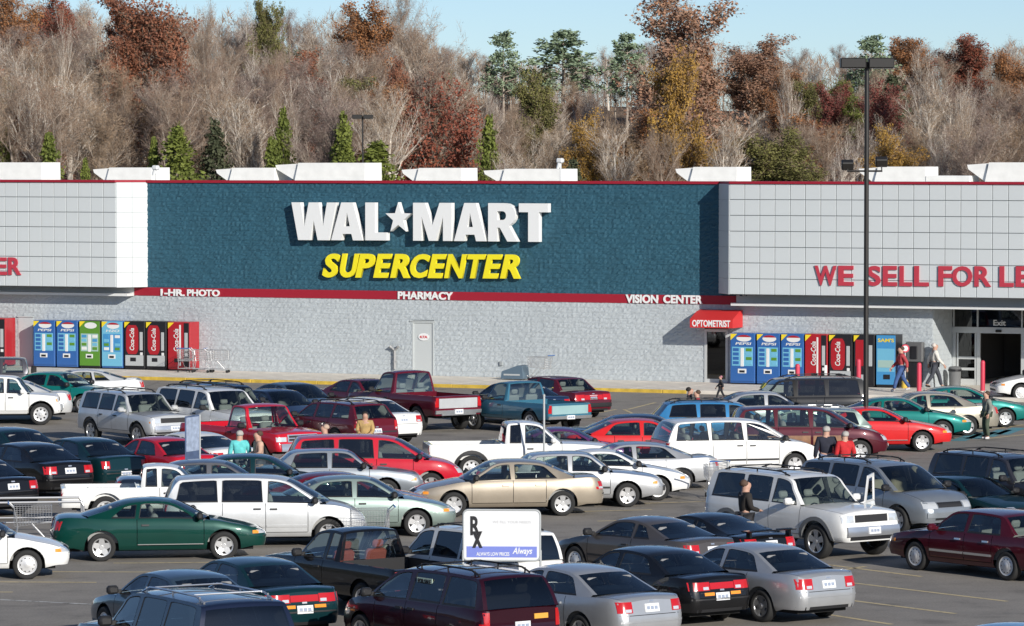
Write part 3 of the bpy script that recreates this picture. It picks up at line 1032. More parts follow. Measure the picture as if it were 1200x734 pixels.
NT = [
 (188, -8, 395, ('rust', 0, .42, .16, .22), 105, 'tall rust red oak rising to the top edge, left of the sky gap'),
 (150, 10, 430, ('rust', 1, .5, .16, .24), 70, 'thinner rust brown tree left of the tall rust oak'),
 (440, 4, 430, ('orange', 2, .5, .16, .22), 80, 'bright orange crowned tree on the skyline left of the bare purple tree'),
 (512, 88, 372, ('red', 3, .95, .17, .24), 95, 'round dark red tree standing above the star of the sign'),
 (786, -22, 380, ('russet', 4, .30, .15, .18), 125, 'tallest sparse russet tree reaching over the skyline right of centre'),
 (800, 62, 366, ('yellow', 5, .32, .16, .22), 75, 'golden yellow tree below the tallest russet tree'),
 (690, 134, 360, ('yellow', 6, .38, .15, .22), 62, 'low yellow tree above the right rooftop lamp'),
 (820, 55, 420, ('orange', 6, .45, .15, .2), 50, 'small orange brown tree right of the golden tree'),
 (884, 44, 440, ('russet', 1, .45, .16, .22), 85, 'rounded russet brown tree on the skyline right of the tallest tree'),
 (925, 78, 425, ('orange', 3, .35, .15, .22), 60, 'faded orange tree left of the tall lamp'),
 (965, 100, 405, ('maroon', 2, .5, .15, .22), 55, 'maroon tree just left of the lamp pole'),
 (1030, 98, 400, ('maroon', 0, .45, .15, .22), 60, 'deep maroon tree just right of the lamp pole'),
 (1135, 44, 440, ('red', 5, .4, .15, .22), 75, 'red tree on the skyline near the right edge'),
 (1070, 46, 445, ('orange', 4, .5, .15, .22), 60, 'orange brown tree right of the lamp head'),
 (1185, 62, 430, ('orange', 0, .45, .15, .22), 60, 'orange tree at the right edge of the skyline'),
 (1045, 150, 366, ('yellow', 1, .4, .15, .22), 60, 'pale gold low tree right of the lamp pole'),
 (312, 2, 440, ('olive', 2, .55, .16, .2), 45, 'olive yellow tree top left of the open sky'),
 (20, -10, 430, ('orange', 1, .5, .15, .22), 75, 'faded orange tree in the top left corner'),
 (75, -6, 450, ('red', 4, .4, .15, .22), 60, 'reddish tree by the top left corner'),
 (627, 84, 392, ('olive', 5, .6, .16, .22), 60, 'olive green bushy tree below the two pines'),
 (905, 156, 360, ('olive', 3, .8, .16, .24), 95, 'spreading olive bush above the right end of the blue wall'),
 (470, 72, 400, ('rust', 5, .5, .15, .2), 40, 'small rust tree left above the round red tree'),
 (1000, 96, 415, ('cedar', 6, .5, .15, .22), 70, 'dull green tree behind the lamp pole'),
 (945, 96, 412, ('olive', 0, .6, .15, .22), 50, 'green brown tree left of the lamp pole'),
]
for (px, py, Y, key, wpx, lb) in NT:
    named(px, py, Y, leafy(*key), wpx, lb, w0=5.2)
for i, (px, py, Y, kind, wpx, lb) in enumerate([
 (207, 150, 352, 'cedar', 56, 'broad bright green cedar left of the blue wall lamp'),
 (180, 163, 354, 'cedar', 24, 'slim green cedar left of the broad bright cedar'),
 (211, 146, 358, 'cedar', 26, 'pointed green cedar top behind the broad cedar'),
 (252, 142, 358, 'dark', 40, 'dark brownish cedar right of the bright cedars'),
 (332, 129, 354, 'cedar', 32, 'tall narrow green cedar above the letter W'),
 (318, 163, 351, 'cedar', 30, 'short green cedar in front of the tall narrow cedar'),
 (402, 134, 352, 'cedar', 34, 'green cedar left of the far lamp post'),
 (440, 168, 350, 'cedar', 66, 'wide low green cedar right of the far lamp post'),
 (404, 165, 350, 'cedar', 44, 'low bushy cedar at the foot of the far lamp post'),
 (57, 158, 351, 'cedar', 36, 'green cedar above the left parapet'),
 (100, 188, 350, 'cedar', 20, 'tiny green cedar right of the left parapet cedar'),
 (573, 138, 366, 'cedar', 30, 'small olive cedar right of the round red tree'),
 (4, 150, 360, 'cedar', 30, 'green cedar cut by the left edge'),
 (672, 188, 350, 'dark', 34, 'low dark green shrub right of the rooftop lamp'),
 (1045, 90, 420, 'dark', 50, 'dark green conifer right of the lamp head')]):
    named(px, py, Y, conifer(kind, i % 4), wpx, lb, 'cedar_tree', w0=3.9, wf=1.55)
for i, (px, py, wpx, lb) in enumerate([(660, 36, 95, 'broad dark green pine on the skyline right of the narrow pine'), (590, 37, 60, 'narrow green pine on the skyline above the round red tree'),
                                  (735, 40, 60, 'dark pine half behind the tallest russet tree'), (1022, 42, 72, 'green pine behind the lamp head')]):
    named(px, py, 446 - i, pine(i % 2), wpx, lb, 'pine_tree', w0=5.0)

# pale leaning trunks that stand out from the wood
for px, py, Y, wpx, lb in [(246, 2, 372, 60, 'pale bare tree with forked trunk in front of the rust oak'), (80, 6, 392, 50, 'pale bare tree with long straight trunk near the left edge'),
                           (322, 55, 384, 45, 'pale slim bare tree left of the tall narrow cedar'), (784, 150, 352, 60, 'pale white forked bare tree above the right part of the sign wall'),
                           (928, 70, 388, 40, 'pale slim bare trunk left of the lamp'), (1090, 55, 392, 50, 'pale forked bare tree right of the lamp'),
                           (1137, 82, 386, 45, 'pale bare tree near the right edge'), (478, -14, 440, 60, 'tall bare purple grey tree against the sky')]:
    named(px, py, Y, BARE[random.choice((0, 3, 6))], wpx, lb, 'bare_tree', w0=5.)
rn = random.Random(77)
SKYL = lin([(-200, 20), (0, 5), (150, 20), (260, 20), (330, 28), (400, 20), (470, 35), (520, 55), (580, 80), (640, 75), (700, 70), (760, 50), (830, 55), (880, 65), (960, 72), (1040, 60), (1120, 55), (1200, 55), (1400, 40)])
BL = ['bare grey brown tree in the wood behind the store', 'bare tan tree in the wood behind the store', 'bare mauve grey tree in the wood behind the store']
nb = 0
for row in range(8):
    Y = 358 + row * 15.5
    step = 41 if row < 5 else 32
    for px in np.arange(-130, 1331, step):
        x = px + rn.uniform(-14, 14)
        y = Y + rn.uniform(-5, 5)
        X = (x - 600) / FPX * y
        top = SKYL(x) - 12 + (7 - row) * 12 + rn.uniform(-6, 26 if row < 6 else 12)
        zt = CAM_H + (190 - top) * y / FPX
        H = zt - hill(X, y)
        if H < 3.5: continue
        if any(abs(x - c[0]) < c[1] * .8 and y < c[2] and top < c[3] + c[4] for c in CLEAR): continue
        k = rn.randrange(7)
        e = put_tree('bare_tree', BARE[k], X, y, H, H * rn.uniform(.34, .52), rn.uniform(0, 6.28), BL[k % 3], 'tree', 'bare trees of the hillside wood')
        nb += 1
# small trees that still hold dull leaves, scattered through the wood
rm = random.Random(31)
ML = {'tan': 'small tan leaved tree among the bare trees', 'russet': 'small russet leaved tree among the bare trees', 'olive': 'small olive leaved tree among the bare trees', 'orange': 'small dull orange tree among the bare trees', 'rust': 'small rust leaved tree among the bare trees'}
for i in range(46):
    kd = rm.choice(('tan', 'tan', 'russet', 'olive', 'orange', 'rust'))
    y = rm.uniform(362, 470); x = rm.uniform(-90, 1290)
    t = (y - 362) / 108.
    top = SKYL(x) + (1 - t) * 85 + rm.uniform(-4, 26)
    X = (x - 600) / FPX * y
    H = CAM_H + (190 - top) * y / FPX - hill(X, y)
    if H < 3 or any(abs(x - c[0]) < c[1] and y < c[2] and top < c[3] + c[4] for c in CLEAR): continue
    put_tree('autumn_tree', leafy(kd, i % 2, .16, .13, .24), X, y, H, H * rm.uniform(.4, .6), rm.uniform(0, 6.28), ML[kd], 'tree', 'small autumn trees of the hillside wood')
# far side of the wood on the crest, one mass
rf = random.Random(8)
fw = MB()
for i in range(26000):
    y = rf.uniform(476, 505); px = rf.uniform(-140, 1340)
    X = (px - 600) / FPX * y
    zt = CAM_H + (190 - SKYL(px) - 6 - 7 * math.sin(px * .11) - 5 * math.sin(px * .37)) * y / FPX
    z0 = hill(X, min(y, 500))
    if zt < z0 + 1: continue
    z = z0 + (zt - z0) * (1 - rf.random() ** 1.5)
    p = Vector((X, y, z)); d = Vector((rf.uniform(-.7, .7), rf.uniform(-.3, .3), rf.uniform(.1, 1))).normalized() * rf.uniform(.5, 1.3)
    s = Vector((rf.uniform(-1, 1), rf.uniform(-.4, .4), rf.uniform(-.3, .3))).normalized() * rf.uniform(.02, .06)
    fw.cur = rf.choice((0, 0, 1, 2, 3)); fw.add([p - s, p + s, p + d], [(0, 1, 2)])
for i in range(260):
    px = rf.uniform(-140, 1340); y = rf.uniform(476, 500); X = (px - 600) / FPX * y
    zt = CAM_H + (190 - SKYL(px) - 4) * y / FPX; z0 = hill(X, y)
    fw.cur = 4; fw.tube((X, y, z0), (X + rf.uniform(-.4, .4), y, zt), .09, .02, 4, False)
tag(fw.obj('far_wood', M_TW + [LEAF['tan'], M_BKD]), 'far brown mass of bare treetops along the hill crest', 'wood', kind='stuff')
# undergrowth: brush and saplings nobody could count
rb = random.Random(5)
bm_ = MB()
for i in range(70000):
    y = rb.uniform(350, 492)
    x = rb.uniform(-15, 15) * .0 + rb.uniform(-720, 720) / FPX * y
    z0 = hill(x, y)
    h = rb.uniform(0, 1) ** 1.6 * 4.8
    p = Vector((x, y, z0 + h))
    d = Vector((rb.uniform(-.6, .6), rb.uniform(-.6, .6), rb.uniform(.2, 1.2))).normalized() * rb.uniform(.4, 1.3)
    s = Vector((rb.uniform(-1, 1), rb.uniform(-1, 1), 0)).normalized() * rb.uniform(.012, .028)
    bm_.cur = 0 if rb.random() < .6 else (1 if rb.random() < .6 else 2)
    bm_.add([p - s, p + s, p + d], [(0, 1, 2)])
    if rb.random() < .14:
        bm_.cur = 3
        a = Vector((rb.uniform(-1, 1), rb.uniform(-1, 1), rb.uniform(-1, 1))).normalized() * .12
        b = a.cross(Vector((rb.uniform(-1, 1), rb.uniform(-1, 1), rb.uniform(-1, 1)))).normalized() * .1
        bm_.add([p - a, p + b, p + a, p - b], [(0, 1, 2, 3)])
tag(bm_.obj('undergrowth', M_TW + [LEAF['tan']]), 'tangled grey brown brush under the bare trees on the hillside', 'brush', kind='stuff')

# ================================================================== VEHICLES
G_CLR = glass('car_glass', (.84, .93, .88), .13)
G_TINT = glass('tinted_car_glass', (.16, .17, .17), .09)
M_TYRE = mat('tyre_rubber', (.022, .022, .022), .85)
M_RIM = mat('alloy_rim', (.62, .62, .62), .35, metal=.75)
M_CAP = mat('silver_hubcap', (.68, .68, .68), .4, metal=.35)
M_UND = mat('underbody', (.012, .012, .012), .9)
M_TRIM = mat('black_trim', (.018, .018, .02), .55)
M_INT = mat('grey_interior', (.32, .32, .31), .9)
M_SEATG = mat('grey_seat', (.24, .24, .24), .9)
M_SEATR = mat('red_seat', (.26, .06, .05), .9)
M_PMARK = mat('plate_print', (.30, .35, .45), .5)
M_SEATB = mat('beige_seat', (.34, .29, .22), .9)
M_CHR = mat('chrome', (.80, .80, .80), .28, metal=.85)
M_TAIL = mat('red_lens', (.50, .012, .015), .18, coat=.6)
M_AMB = mat('amber_lens', (.85, .30, .03), .2, coat=.6)
M_HEAD = mat('clear_lens', (.78, .80, .80), .1, metal=.4, coat=1.)
M_PLATE = mat('white_plate', (.78, .79, .80), .5)
M_GREYP = mat('grey_plastic', (.16, .165, .17), .6)

def paint(name, c, metal=0., rough=.32):
    return mat(name + '_car_paint', c, rough, metal=metal, coat=.9, noise=.06, nscale=2.5, spec=.12 if metal < .3 else .3)
PAINT = {k: paint(k, *v) for k, v in {
    'white': ((.78, .78, .76),), 'silver': ((.50, .51, .52), .55, .34), 'lightsilver': ((.62, .63, .63), .35, .36), 'green': ((.003, .045, .034), .15), 'teal': ((.006, .17, .15), .15),
    'darkteal': ((.005, .030, .036), .2), 'black': ((.008, .008, .009),), 'navy': ((.010, .016, .040), .1), 'darkblue': ((.015, .035, .085), .2), 'blue': ((.04, .20, .42), .2),
    'bluegrey': ((.06, .10, .14), .4), 'lightblue': ((.20, .36, .55), .3), 'burgundy': ((.075, .006, .014), .1), 'wine': ((.028, .004, .010), .1), 'maroon': ((.12, .010, .022), .1), 'red': ((.52, .012, .028),), 'brightred': ((.60, .02, .022),),
    'tan': ((.42, .36, .28), .5, .36), 'gold': ((.40, .37, .30), .5, .36), 'grey': ((.16, .16, .17), .5), 'greybrown': ((.12, .105, .095), .4), 'sage': ((.26, .33, .30), .5, .36), 'purple': ((.10, .03, .12), .2),
    'charcoal': ((.045, .045, .055), .4), 'iceteal': ((.36, .55, .56), .2), 'blueteal': ((.05, .17, .25), .2), 'slate': ((.10, .13, .15), .4), 'steel': ((.30, .33, .36), .5)}.items()}

def fcurve(pts):
    return pchip(pts)

def finish(vs, fs, smooth=32):
    bm = bmesh.new()
    bv = [bm.verts.new(v) for v in vs]
    for f in fs:
        q = []
        for i in f:
            if not q or bv[i] is not q[-1]: q.append(bv[i])
        if len(set(q)) == len(q) and len(q) > 2:
            try: bm.faces.new(q)
            except ValueError: pass
    bmesh.ops.remove_doubles(bm, verts=bm.verts, dist=.0004)
    bmesh.ops.dissolve_degenerate(bm, dist=.0004, edges=bm.edges)
    loose = [v for v in bm.verts if not v.link_faces]
    bmesh.ops.delete(bm, geom=loose, context='VERTS')
    me = bpy.data.meshes.new('m')
    bm.to_mesh(me); bm.free()
    me.polygons.foreach_set('use_smooth', [True] * len(me.polygons))
    me.set_sharp_from_angle(angle=R(smooth))
    return me

FS = pchip([(0, .90), (.06, .945), (.14, .968), (.34, .992), (.55, 1.0), (.78, .988), (.92, .965), (1, .935)])
QTOP = [.935, .885, .868, .70, .45, .2, 0]

class Model:
    def __init__(s, name, **S):
        s.name = name
        s.S = S
        s.parts = []       # (name, mesh, matkey, parent index or -1, loc, rot)
        s.build()
    def part(s, name, me, mk, parent=-1, loc=(0, 0, 0), rot=(0, 0, 0)):
        me.name = name
        s.parts.append((name, me, mk, parent, loc, rot))
        return len(s.parts) - 1
    def build(s):
        S = s.S
        wb, r, W = S['wb'], S['r'], S['w']
        xf, xr = S['xf'], S['xr']
        zt = fcurve(S['zt']); dp = lin(S['drop']); wp = fcurve(S['plan'])
        zsh = lambda x: zt(x) - dp(x)
        sill = S.get('sill', .24)
        zend = S.get('zend', .30)
        Ra = S.get('arch', r + .075)
        axles = (wb / 2, -wb / 2)
        cab0, cab1 = S['cab']            # rear, front of the open cabin
        bed = S.get('bed')
        doors = S['doors']
        hood0, hood1 = cab1 + .06, xf - S.get('hoodin', .10)
        tr = S.get('trunk')
        # stations
        st = set()
        L = xf - xr
        for d in (0, .015, .045, .09, .15, .23, .33, .45):
            st.add(round(xf - d, 4)); st.add(round(xr + d, 4))
        for x in np.arange(xr + .6, xf - .5, .17): st.add(round(float(x), 4))
        for ax in axles:
            st = {x for x in st if not (ax - Ra - .02 < x < ax + Ra + .02)}
            for k in range(13): st.add(round(ax + Ra * math.cos(math.pi * k / 12), 4))
            st.add(round(ax + Ra + .004, 4)); st.add(round(ax - Ra - .004, 4))
        seams = sorted({x for d in doors for x in d})
        G = .007
        for x in seams + [hood0, hood1, cab0, cab1] + (list(tr) if tr else []) + (list(bed) if bed else []):
            gg = G if x in seams else .005
            st = {q for q in st if abs(q - x) > .013 or any(abs(abs(q - a) - Ra) < .006 for a in axles)}
            st.add(round(x - gg, 4)); st.add(round(x + gg, 4))
        st = sorted(x for x in st if xr - 1e-6 <= x <= xf + 1e-6)
        def zlow(x):
            z = sill
            if x > wb / 2 + Ra: z = sill + (zend - sill) * min(1, (x - wb / 2 - Ra) / .25)
            if x < -wb / 2 - Ra: z = sill + (zend - sill) * min(1, (-wb / 2 - Ra - x) / .25)
            for ax in axles:
                d = abs(x - ax)
                if d <= Ra + 1e-4:
                    z = max(z, r + math.sqrt(max(0, Ra * Ra - d * d)))
            return z
        nose = lin(S['nose']); tail = lin(S['tail'])
        def bend(x, z):
            if x > wb / 2 + .2:
                t = (x - wb / 2 - .2) / (xf - wb / 2 - .2); return x - nose(z) * t * t
            if x < -wb / 2 - .2:
                t = (-wb / 2 - .2 - x) / (-wb / 2 - .2 - xr); return x + tail(z) * t * t
            return x
        rock = sill + .10
        rows = []
        NR = None
        for x in st:
            zl, zs, zc, hw = zlow(x), zsh(x), zt(x), W * wp(x)
            lv = [zl, zl + .025, rock, rock + .013, sill + .36 * (zs - sill), sill + .55 * (zs - sill), sill + .74 * (zs - sill), sill + .90 * (zs - sill), zs]
            ring = []
            for z in lv:
                z = min(max(z, zl), zs)
                t = min(1, max(0, (z - sill) / (zs - sill)))
                ring.append((bend(x, z), hw * FS(t), z))
            for q in QTOP[1:]:
                z = zs + (zc - zs) * (1 - (q / .935) ** 2.2)
                ring.append((bend(x, z), hw * q, z))
            rows.append(ring)
            NR = len(ring)
        NS = 9                                     # side levels
        vs = {}
        groups = {}
        def addface(g, pts):
            d = groups.setdefault(g, ([], []))
            b = len(d[0]); d[0].extend(pts); d[1].append(tuple(range(b, b + len(pts))))
        for i in range(len(st) - 1):
            a, c = st[i], st[i + 1]; xm = (a + c) / 2
            seam = any(abs(xm - q) < G * .9 for q in seams)
            di = next((k for k, d in enumerate(doors) if d[0] < xm < d[1]), None)
            for j in range(NR - 1):
                top = j >= NS - 1
                g = 'body'
                if not top:
                    if j >= 3 and seam: continue
                    if j == 2 and di is not None: continue
                    if j >= 3 and di is not None: g = ('door', di)
                else:
                    if cab0 < xm < cab1 and j >= NS: continue
                    if cab0 < xm < cab1 and j == NS - 1: g = 'body'
                    if bed and bed[0] < xm < bed[1] and j >= NS + 1: continue
                    if not bed and tr and tr[0] < xm < tr[1]:
                        if j == NS: continue
                        if j > NS: g = 'trunk'
                    if hood0 < xm < hood1:
                        if j == NS: continue
                        if j > NS: g = 'hood'
                for sg in (1, -1):
                    P_ = [rows[i][j], rows[i + 1][j], rows[i + 1][j + 1], rows[i][j + 1]]
                    P_ = [(p[0], sg * p[1], p[2]) for p in P_]
                    if sg > 0: P_ = P_[::-1]
                    gg = (g[0], g[1], sg) if isinstance(g, tuple) else g
                    addface(gg, P_)
        for e, fl in ((0, 1), (len(st) - 1, 0)):
            for j in range(NR - 1):
                P_ = [rows[e][j], rows[e][j + 1]]
                q = [(P_[0][0], P_[0][1], P_[0][2]), (P_[1][0], P_[1][1], P_[1][2]), (P_[1][0], -P_[1][1], P_[1][2]), (P_[0][0], -P_[0][1], P_[0][2])]
                addface('body', q if fl else q[::-1])
        allv = []; allf = []
        for g, (v, f) in groups.items():
            b = len(allv); allv += [Vector(p) for p in v]; allf += [tuple(i + b for i in q) for q in f]
        s.bvh = BVHTree.FromPolygons(allv, allf)
        s.part('body', finish(*groups['body']), 'PAINT')
        s.dooridx = {}
        for g in groups:
            if isinstance(g, tuple):
                s.dooridx[g[1], g[2]] = s.part('door', finish(*groups[g]), 'PAINT')
        if 'hood' in groups: s.part('hood', finish(*groups['hood']), 'PAINT')
        if 'trunk' in groups: s.part('trunk_lid', finish(*groups['trunk']), 'PAINT')
        # ---------------- cabin
        path = S['path']
        ctr = []
        n = len(path)
        for i in range(n - 1):
            p0, p1, p2, p3 = path[max(i - 1, 0)], path[i], path[i + 1], path[min(i + 2, n - 1)]
            for k in range(4):
                t = k / 4
                row = []
                for c in range(5):
                    a, b, d, e = p0[c], p1[c], p2[c], p3[c]
                    lo, hi = min(b, d), max(b, d)
                    v = .5 * (2 * b + (d - a) * t + (2 * a - 5 * b + 4 * d - e) * t * t + (3 * b - a - 3 * d + e) * t ** 3)
                    if c == 0: v = min(max(v, lo), hi)
                    row.append(v)
                ctr.append((*row, p1[5]))
        ctr.append((*path[-1][:5], path[-2][5]))
        QS = [1, .965, .90, .6, .2]
        QS = QS + [-q for q in reversed(QS)]
        grid = []
        for (x, z, hw, ed, xb, tg) in ctr:
            grid.append([(x - xb * abs(q) ** 2.2, hw * q, z - ed * abs(q) ** 2.6) for q in QS])
        roofv = ([], []); ws = ([], []); bl = ([], [])
        def addq(d, pts):
            b = len(d[0]); d[0].extend(pts); d[1].append(tuple(range(b, b + len(pts))))
        for i in range(len(grid) - 1):
            tg = ctr[i][5]
            for j in range(len(QS) - 1):
                P_ = [grid[i + 1][j], grid[i + 1][j + 1], grid[i][j + 1], grid[i][j]]
                inner = 2 <= j <= len(QS) - 4
                d = roofv
                if tg == 'w' and inner: d = ws
                if tg == 'b' and inner: d = bl
                addq(d, P_)
        s.part('roof', finish(*roofv, smooth=50), 'PAINT')
        wi = s.part('windshield', finish(*ws, smooth=60), 'GLASSF')
        if bl[0]: s.part('rear_window', finish(*bl, smooth=60), 'GLASSR')
        E = [(g[0][0], g[0][2], g[0][1]) for g in grid]          # x, z, y of the cabin edge
        E2 = []
        for e in E:
            if not E2 or e[0] < E2[-1][0] - .004: E2.append(e)
        ex = [e[0] for e in E2][::-1]; ez = [e[1] for e in E2][::-1]; ey = [e[2] for e in E2][::-1]
        ze = lambda x: float(np.interp(x, ex, ez)); ye = lambda x: float(np.interp(x, ex, ey))
        yb = lambda x: W * wp(x) * .93
        zb = lambda x: zsh(x) - .004
        def Y(x, z):
            h = ze(x) - zb(x)
            t = min(1, max(0, (z - zb(x)) / h)) if h > .02 else 1.
            return yb(x) + (ye(x) - yb(x)) * (t ** 1.15)
        xe0, xe1 = ex[0], ex[-1]
        outer = [(e[0], e[1]) for e in E2]
        bx = np.linspace(xe0, xe1, 26)
        outer += [(float(x), min(zb(float(x)), ze(float(x)) - .002)) for x in bx]
        wins = []
        for (x0, x1, s0, s1) in S['win']:
            def ztop(x):
                sl = (ze(x + .02) - ze(x - .02)) / .04
                return ze(x) - .042 * math.sqrt(1 + sl * sl)
            bot = lambda x: zb(x) + S.get('sash', .022)
            if x1 is None:
                x1 = xe1
                while ztop(x1) < bot(x1) + .05: x1 -= .01
                s1 = 0
            if x0 is None:
                x0 = xe0
                while ztop(x0) < bot(x0) + .05: x0 += .01
                s0 = 0
            poly = [(x0, bot(x0)), ((x0 + x1) / 2, bot((x0 + x1) / 2)), (x1, bot(x1))]
            t0, t1 = x0 + s0, x1 + s1
            for k in range(11):
                x = t1 + (t0 - t1) * k / 10
                poly.append((x, max(ztop(x), bot(x) + .03)))
            # round the upper corners a little
            for a_, b_ in ((3, 4), (13, 12)):
                px, pz = poly[a_]
                poly[a_] = (px + (poly[b_][0] - px) * .25, pz - .012)
            wins.append(poly)
        V, F = cdt(outer, wins)
        for sg in (1, -1):
            fr = MB()
            fr.add([(x, sg * (Y(x, z) + .002), z) for x, z in V], [f if sg < 0 else f[::-1] for f in F])
            s.part('cabin_side', finish(fr.v, fr.f, 40), 'PAINT')
        tms = {1: MB(), -1: MB()}
        for wk, poly in enumerate(wins):
            cx = sum(p[0] for p in poly) / len(poly); cz = sum(p[1] for p in poly) / len(poly)
            sx = max(p[0] for p in poly) - min(p[0] for p in poly); sz = max(p[1] for p in poly) - min(p[1] for p in poly)
            ins = [(cx + (x - cx) * (1 - .045 / max(sx, .1)), cz + (z - cz) * (1 - .045 / max(sz, .1))) for x, z in poly]
            k = len(poly)
            for sg in (1, -1):
                tms[sg].add([(x, sg * (Y(x, z) + .005), z) for x, z in poly] + [(x, sg * (Y(x, z) - .006), z) for x, z in ins],
                       [((i, (i + 1) % k, k + (i + 1) % k, k + i) if sg < 0 else (k + i, k + (i + 1) % k, (i + 1) % k, i)) for i in range(k)])
                g = MB(); g.add([(x, sg * (Y(x, z) - .008), z) for x, z in ins], [tuple(range(k)) if sg < 0 else tuple(range(k - 1, -1, -1))])
                rear = wk < len(wins) - 1
                s.part('window', g.mesh('window'), 'GLASSS' if (rear and S.get('privacy')) else 'GLASSF')
        for sg in (1, -1): s.part('window_trim', tms[sg].mesh('window_trim'), 'TRIM')
        # ---------------- interior
        it = MB()
        yi = W * .83
        c0, c1 = cab0 + .03, cab1 - .03
        zi = .42
        zbm = min(zsh(c0), zsh((c0 + c1) / 2), zsh(c1)) - .03
        it.box(c0, c1, -yi, yi, zi - .02, zi)
        for sg in (1, -1): it.box(c0, c1, sg * yi - .01, sg * yi + .01, zi, zbm)
        it.box(c1 - .42, c1, -yi, yi, zbm - .12, zbm)
        if tr or bed: it.box(c0, c0 + .3 if tr else c0 + .02, -yi, yi, zbm - .05, zbm + .01)
        it.box(c0, c0 + .015, -yi, yi, zi, zbm)
        s.part('interior', it.mesh('interior'), 'INT')
        roofz = max(p[1] for p in path)
        for (sxp, kind) in S['seats']:
            lst = ((-.38,), (.38,)) if kind == 'f' else ((0,),)
            for (yy,) in lst:
                m = MB()
                hw = .24 if kind == 'f' else W * .68
                sb = zi + .12
                m.rbox(sxp - .05, sxp + .45, yy - hw, yy + hw, sb, sb + .16, .05)
                T = Matrix.Translation((sxp, yy, sb + .1)) @ Matrix.Rotation(R(-14), 4, 'Y')
                hb = min(.60, roofz - .42 - sb)
                m.rbox(-.12, .04, -hw, hw, 0, hb, .05, T)
                for hy in ((0,) if kind == 'f' else (-.4, .4)):
                    m.rbox(-.12, -.02, hy - .13, hy + .13, hb + .03, hb + .2, .04, T)
                s.part('seat', m.mesh('seat', smooth=40), 'SEAT')
        m = MB(); T = Matrix.Translation((cab1 - .52, .37, zbm - .0)) @ Matrix.Rotation(R(62), 4, 'Y')
        for k in range(12):
            a, b = 2 * math.pi * k / 12, 2 * math.pi * (k + 1) / 12
            m.tube(T @ Vector((.18 * math.cos(a), .18 * math.sin(a), 0)), T @ Vector((.18 * math.cos(b), .18 * math.sin(b), 0)), .016, n=5)
        s.part('steering_wheel', m.mesh('steering_wheel'), 'TRIM')
        # ---------------- underbody, wheels
        ub = MB(); ub.box(xr + .25, xf - .3, -W + .27, W - .27, sill - .03, .62)
        ub.box(-wb / 2 + Ra + .02, wb / 2 - Ra - .02, -W * .9, W * .9, sill + .01, sill + .06)
        s.part('underbody', ub.mesh('underbody'), 'UND')
        tw = S.get('tw', .21)
        for ax in axles:
            for sg in (1, -1):
                wi_ = s.part('wheel', None_mesh(), 'EMPTY', -1, (ax, sg * (W - tw / 2 - .015), r), (0, 0, 0 if sg < 0 else math.pi))
                s.part('tyre', tyre_mesh(r, tw), 'TYRE', wi_)
                s.part('rim', rim_mesh(r, tw, S.get('rim', 'five')), 'RIM', wi_)
        # ---------------- trim and lamps
        for kw in S['bits']: s.bit(**kw)
        for (d, sg), pi in s.dooridx.items():
            d0, d1 = doors[d]
            hx = d0 + .10 if not S.get('slide', False) or d == len(doors) - 1 else d1 - .28
            z = zsh(hx) - .13
            me = s.patch('side', hx, hx + .17, z - .018, z + .018, .028, 3, 2, sg)
            if me: s.part('door_handle', me, S.get('handle', 'TRIM'), pi)
            if S.get('mould'):
                mz, mh, mk = S['mould']
                me = s.patch('side', d0 + .015, d1 - .015, mz - mh / 2, mz + mh / 2, .014, 8, 2, sg)
                if me: s.part('side_moulding', me, mk, pi)
        # mirrors
        mx = S.get('mirror', cab1 - .28)
        for sg in (1, -1):
            m = MB(); zz = zsh(mx) + .08
            y0 = W * wp(mx) * .93
            m.rbox(mx - .05, mx + .09, y0 + .02, y0 + .24, zz - .06, zz + .10, .04)
            m.box(mx - .01, mx + .05, y0 - .05, y0 + .04, zz - .05, zz + .02)
            if sg < 0: m.v = [(x, -y, z) for x, y, z in m.v]; m.f = [f[::-1] for f in m.f]
            s.part('mirror', m.mesh('mirror', smooth=40), S.get('mirmat', 'TRIM'))
        if S.get('rack'):
            x0, x1 = S['rack']; yy = S.get('racky', .55)
            zr = lambda x: float(np.interp(x, [c[0] for c in ctr][::-1], [c[1] for c in ctr][::-1]))
            m = MB()
            for sg in (1, -1):
                pts = [(x, sg * yy, zr(x) - .02 + (.065 if 0 < k < 8 else .0)) for k, x in enumerate(np.linspace(x0, x1, 9))]
                m.pipe(pts, .018, 6)
                for x in np.linspace(x0 + .15, x1 - .15, 3): m.tube((x, sg * yy, zr(x) - .04), (x, sg * yy, zr(x) + .05), .016, n=5)
            for x in S.get('bars', (x0 + .35, x1 - .45)):
                m.tube((x, -yy, zr(x) + .055), (x, yy, zr(x) + .055), .015, n=6)
            s.part('roof_rack', m.mesh('roof_rack', smooth=60), S.get('rackmat', 'TRIM'))
        if bed:
            m = MB(); b0, b1 = bed; zr = zsh((b0 + b1) / 2); yi = W * .865; zf = S.get('bedz', .62)
            yl = W * .72
            m.box(b0, b1, -yi, yi, zf - .02, zf)
            for sg in (1, -1): m.box(b0, b1, sg * yi - .012 * sg - .008, sg * yi - .012 * sg + .008, zf, zr - .01)
            m.box(b1 - .02, b1, -yi, yi, zf, zr + .02); m.box(b0, b0 + .05, -yi, yi, zf, zr - .005)
            for ax in (axles[1],):
                for sg in (1, -1): m.box(ax - .4, ax + .4, min(sg * yl, sg * yi), max(sg * yl, sg * yi), zf, zf + .22)
            s.part('cargo_bed', m.mesh('cargo_bed'), S.get('bedmat', 'PAINT'))
